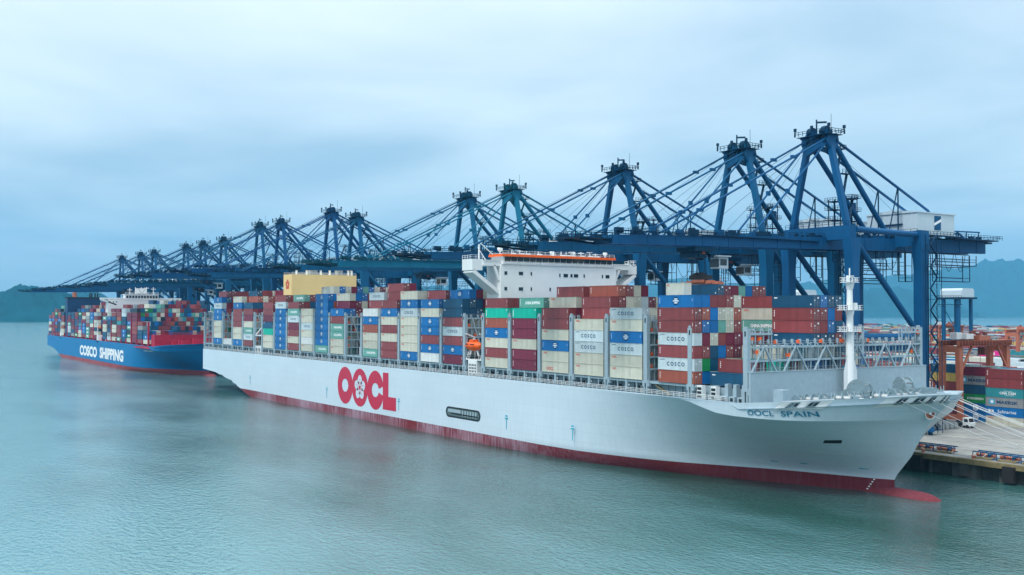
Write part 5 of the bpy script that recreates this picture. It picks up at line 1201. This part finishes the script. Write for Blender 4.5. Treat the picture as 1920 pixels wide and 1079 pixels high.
# mooring lines
def rope(a, b, sag, lab):
    a = Vector(a); b = Vector(b); pts = []
    for k in range(25): t = k / 24; p = a.lerp(b, t); p.z -= sag * 4 * t * (1 - t); pts.append(p)
    mb = MB(); mb.path(pts, .06, 6); o = mb.build('mooring_line', M['rope']); tag(o, lab, 'rope', 'mooring lines from the bow')
heads = [band(55.8, .82, .2), band(57.5, .82, .2), band(58.9, .82, .2), band(60.0, .82, .2), band(60.5, .82, .2), band(60.4, .82, .3, 1), band(59.5, .82, .3, 1), band(57.0, .82, .3, 1)]
for i, hpt in enumerate(heads):
    bx_ = (70.5, 70.8, 84.5, 84.8, 85, 98, 98.3, 98.5)[i]
    rope(hpt, (bx_, 64.4 + .1 * (i % 3), QZ + .5), (1.0, .8, 1.2, 1.0, 1.1, 1.4, 1.2, 1.3)[i], 'white mooring line from the %s bow opening down to the quay' % ('first', 'second', 'third', 'fourth', 'fifth', 'sixth', 'seventh', 'eighth')[i])
# the big ship's lifeboat
lbt = empty('lifeboat', (-80.3, 1.0, 28.9)); tag(lbt, 'bright orange enclosed lifeboat hanging in white davits on the near ship side', 'lifeboat')
mb = MB(); st = [(-4.0, .12, .35, .2), (-3.5, .8, .8, .05), (-2.4, 1.35, 1.25, 0), (0, 1.55, 1.5, 0), (2.4, 1.35, 1.3, 0), (3.5, .8, .85, .05), (4.0, .12, .35, .25)]
mb.loft([[(x, w * math.cos(a) * (1 if math.sin(a) > -.1 else .9), zz + h * (math.sin(a) if math.sin(a) > 0 else math.sin(a) * 1.05)) for a in [k * math.pi / 9 for k in range(18)]] for x, w, h, zz in st])
hb_ = mb.build('boat_hull', M['orange'], lbt)
mb = MB(); mb.box(-1.2, 1.4, -.9, .9, 1.3, 1.95); mb.box(-3.6, 3.6, -1.5, -1.4, -.15, .0); mb.build('canopy_hatch', M['orange'], hb_)
mb = MB()
for x in (-2, -1.2, .4, 1.2, 2): mb.box(x - .2, x + .2, -1.56, -1.3, .35, .7)
mb.build('porthole', M['glass'], hb_)

# ---------------------------------------------------------------- containers: the largest in view one by one, the rest as one mass
LOOK = {'O': 'pale grey', 'Q': 'pale grey', 'C': 'blue grey', 'B': 'bright blue', 'R': 'brick red', 'M': 'dark maroon', 'S': 'rust red', 'G': 'sage green', 'E': 'emerald green', 'N': 'dark navy', 'W': 'plain white', 'K': 'dark green',
        'Y': 'yellow', 'P': 'magenta', 'A': 'mid grey', 'X': 'mid grey', 'T': 'dark teal', 'D': 'black', 'V': 'dark teal', 'F': 'royal blue'}
ORD = ['zeroth', 'first', 'second', 'third', 'fourth', 'fifth', 'sixth', 'seventh', 'eighth', 'ninth', 'tenth', 'eleventh', 'twelfth', 'thirteenth', 'fourteenth', 'fifteenth', 'sixteenth', 'seventeenth', 'eighteenth', 'nineteenth', 'twentieth', 'twenty first', 'twenty second', 'twenty third', 'twenty fourth']
def clabel(key, code, place):
    b, r, t = key; lk = LOOK[code]
    if place == 'ship':
        if b in 'rstuvwx': side, n = 'ahead of', 'rstuvwx'.index(b) + 1
        elif b in 'fghijklmnopq': side, n = 'behind', 'qponmlkjihgf'.index(b) + 1
        else: side, n = 'past', 'edcb'.index(b) + 1
        ref = 'yellow casing' if side == 'past' else 'orange lifeboat'
        if r == 0: return '%s container, %s from bottom in %s outer stack %s %s' % (lk, ORD[t], ORD[n], side, ref)
        return '%s container, %s tier, %s row inboard, %s bay %s %s' % (lk, ORD[t], ORD[r], ORD[n], side, ref)
    nm = {'y0': 'nearest yard stack', 'y1': 'yard stack behind the gantry legs', 'y2': 'yard stack left of the gantry', 'y3': 'yard stack at the right picture edge', 'p1': 'the magenta stack under the yard gantry', 'p2': 'the stack left of the magenta box', 'p3': 'the stack right of the magenta box'}
    if b[0] == 'p': return '%s container, %s tier up in %s' % (lk, ORD[t], nm[b])
    if b in nm: return '%s container, %s tier up, %s row back in %s' % (lk, ORD[t], ORD[r + 1], nm[b])
    return '%s container, tier %s of row %s in yard block %s' % (lk, ORD[t], ORD[r + 1], b.replace('Y', '').replace('_-', ' ').replace('_', ' '))
KEEP = set(KEEPSTR.split()) if 'KEEPSTR' in globals() else None
IDMODE = globals().get('IDMODE')
stuffb = {}
rd = random.Random(99); IDL = []
if not KEEP: CL_ind = [c for c in CL if c[6] == 'ship' or c[0][0][0] in 'yp']
for c in CL:
    key, code, x, y, z, L_, place = c; ks = '%s.%d.%d' % key
    dd = rd.random() < .55
    if (KEEP is not None and ks in KEEP) or (KEEP is None and (place == 'ship' or key[0][0] in 'yp')):
        o = container(code, x, y, z, L_, dd, clabel(key, code, place), {'ship': 'containers stacked on the big ship', 'yard': 'containers stacked in the yard', 'ship2': 'containers on the blue ship'}[place])
        IDL.append((ks, o))
    else:
        base = BASE.get(code, code); stuffb.setdefault(base, []).append((x, y, z, L_, code))
# build the mass as one mesh
codes = list(stuffb); V = []; F = []; MI = []; mats_ = [CS[k] for k in codes] + [M['letw']]
for i, k in enumerate(codes):
    for x, y, z, L_, code in stuffb[k]:
        b = len(V); x1, y1, z1 = x + L_, y + CWD, z + (CH - .06 if x > -440 or y > 90 else 2.62)
        V += [(x, y, z), (x1, y, z), (x1, y1, z), (x, y1, z), (x, y, z1), (x1, y, z1), (x1, y1, z1), (x, y1, z1)]
        for f in BOXF: F.append([b + q_ for q_ in f]); MI.append(i)
        if code in 'GKB' and x < -440 and (y < 4 or code == 'K') or code in 'PK' and y > 130:
            b = len(V); a0, a1, z0, z2 = (x + 3, x + 9, z + 1.0, z + 1.9) if code != 'B' else (x + 5.4, x + 6.8, z + .9, z + 2.1)
            V += [(a0, y - .03, z0), (a1, y - .03, z0), (a1, y - .03, z2), (a0, y - .03, z2)]; F.append([b, b + 1, b + 2, b + 3]); MI.append(len(codes))
me = bpy.data.meshes.new('distant_containers'); me.from_pydata(V, [], F)
for k in mats_: me.materials.append(k)
me.polygons.foreach_set('material_index', MI); me.update()
o = inst('distant_containers', me); tag(o, 'hundreds of small stacked containers on the blue ship, in the inner rows and across the yard', 'containers', kind='stuff')
# the box held by the spreader
hc = container('N', -10.0, 20.3, 43.4, 13.7, True, 'dark navy container gripped under the orange spreader above the deck stacks', 'containers stacked on the big ship')
IDL.append(('held', hc))

# ---------------------------------------------------------------- air
hz = MB(); hz.box(-15500, 1200, -2600, 15500, -3, 1150)
HM = bpy.data.materials.new('haze'); HM.use_nodes = True; nt = HM.node_tree; nt.nodes.clear()
ou = N(nt, 'ShaderNodeOutputMaterial'); pv = N(nt, 'ShaderNodeVolumePrincipled'); L(nt, pv.outputs[0], ou.inputs['Volume'])
pv.inputs['Color'].default_value = (0.20, 0.62, 1.0, 1); pv.inputs['Density'].default_value = 6e-5; pv.inputs['Anisotropy'].default_value = 0.0
tag(hz.build('haze', HM), kind='stuff')
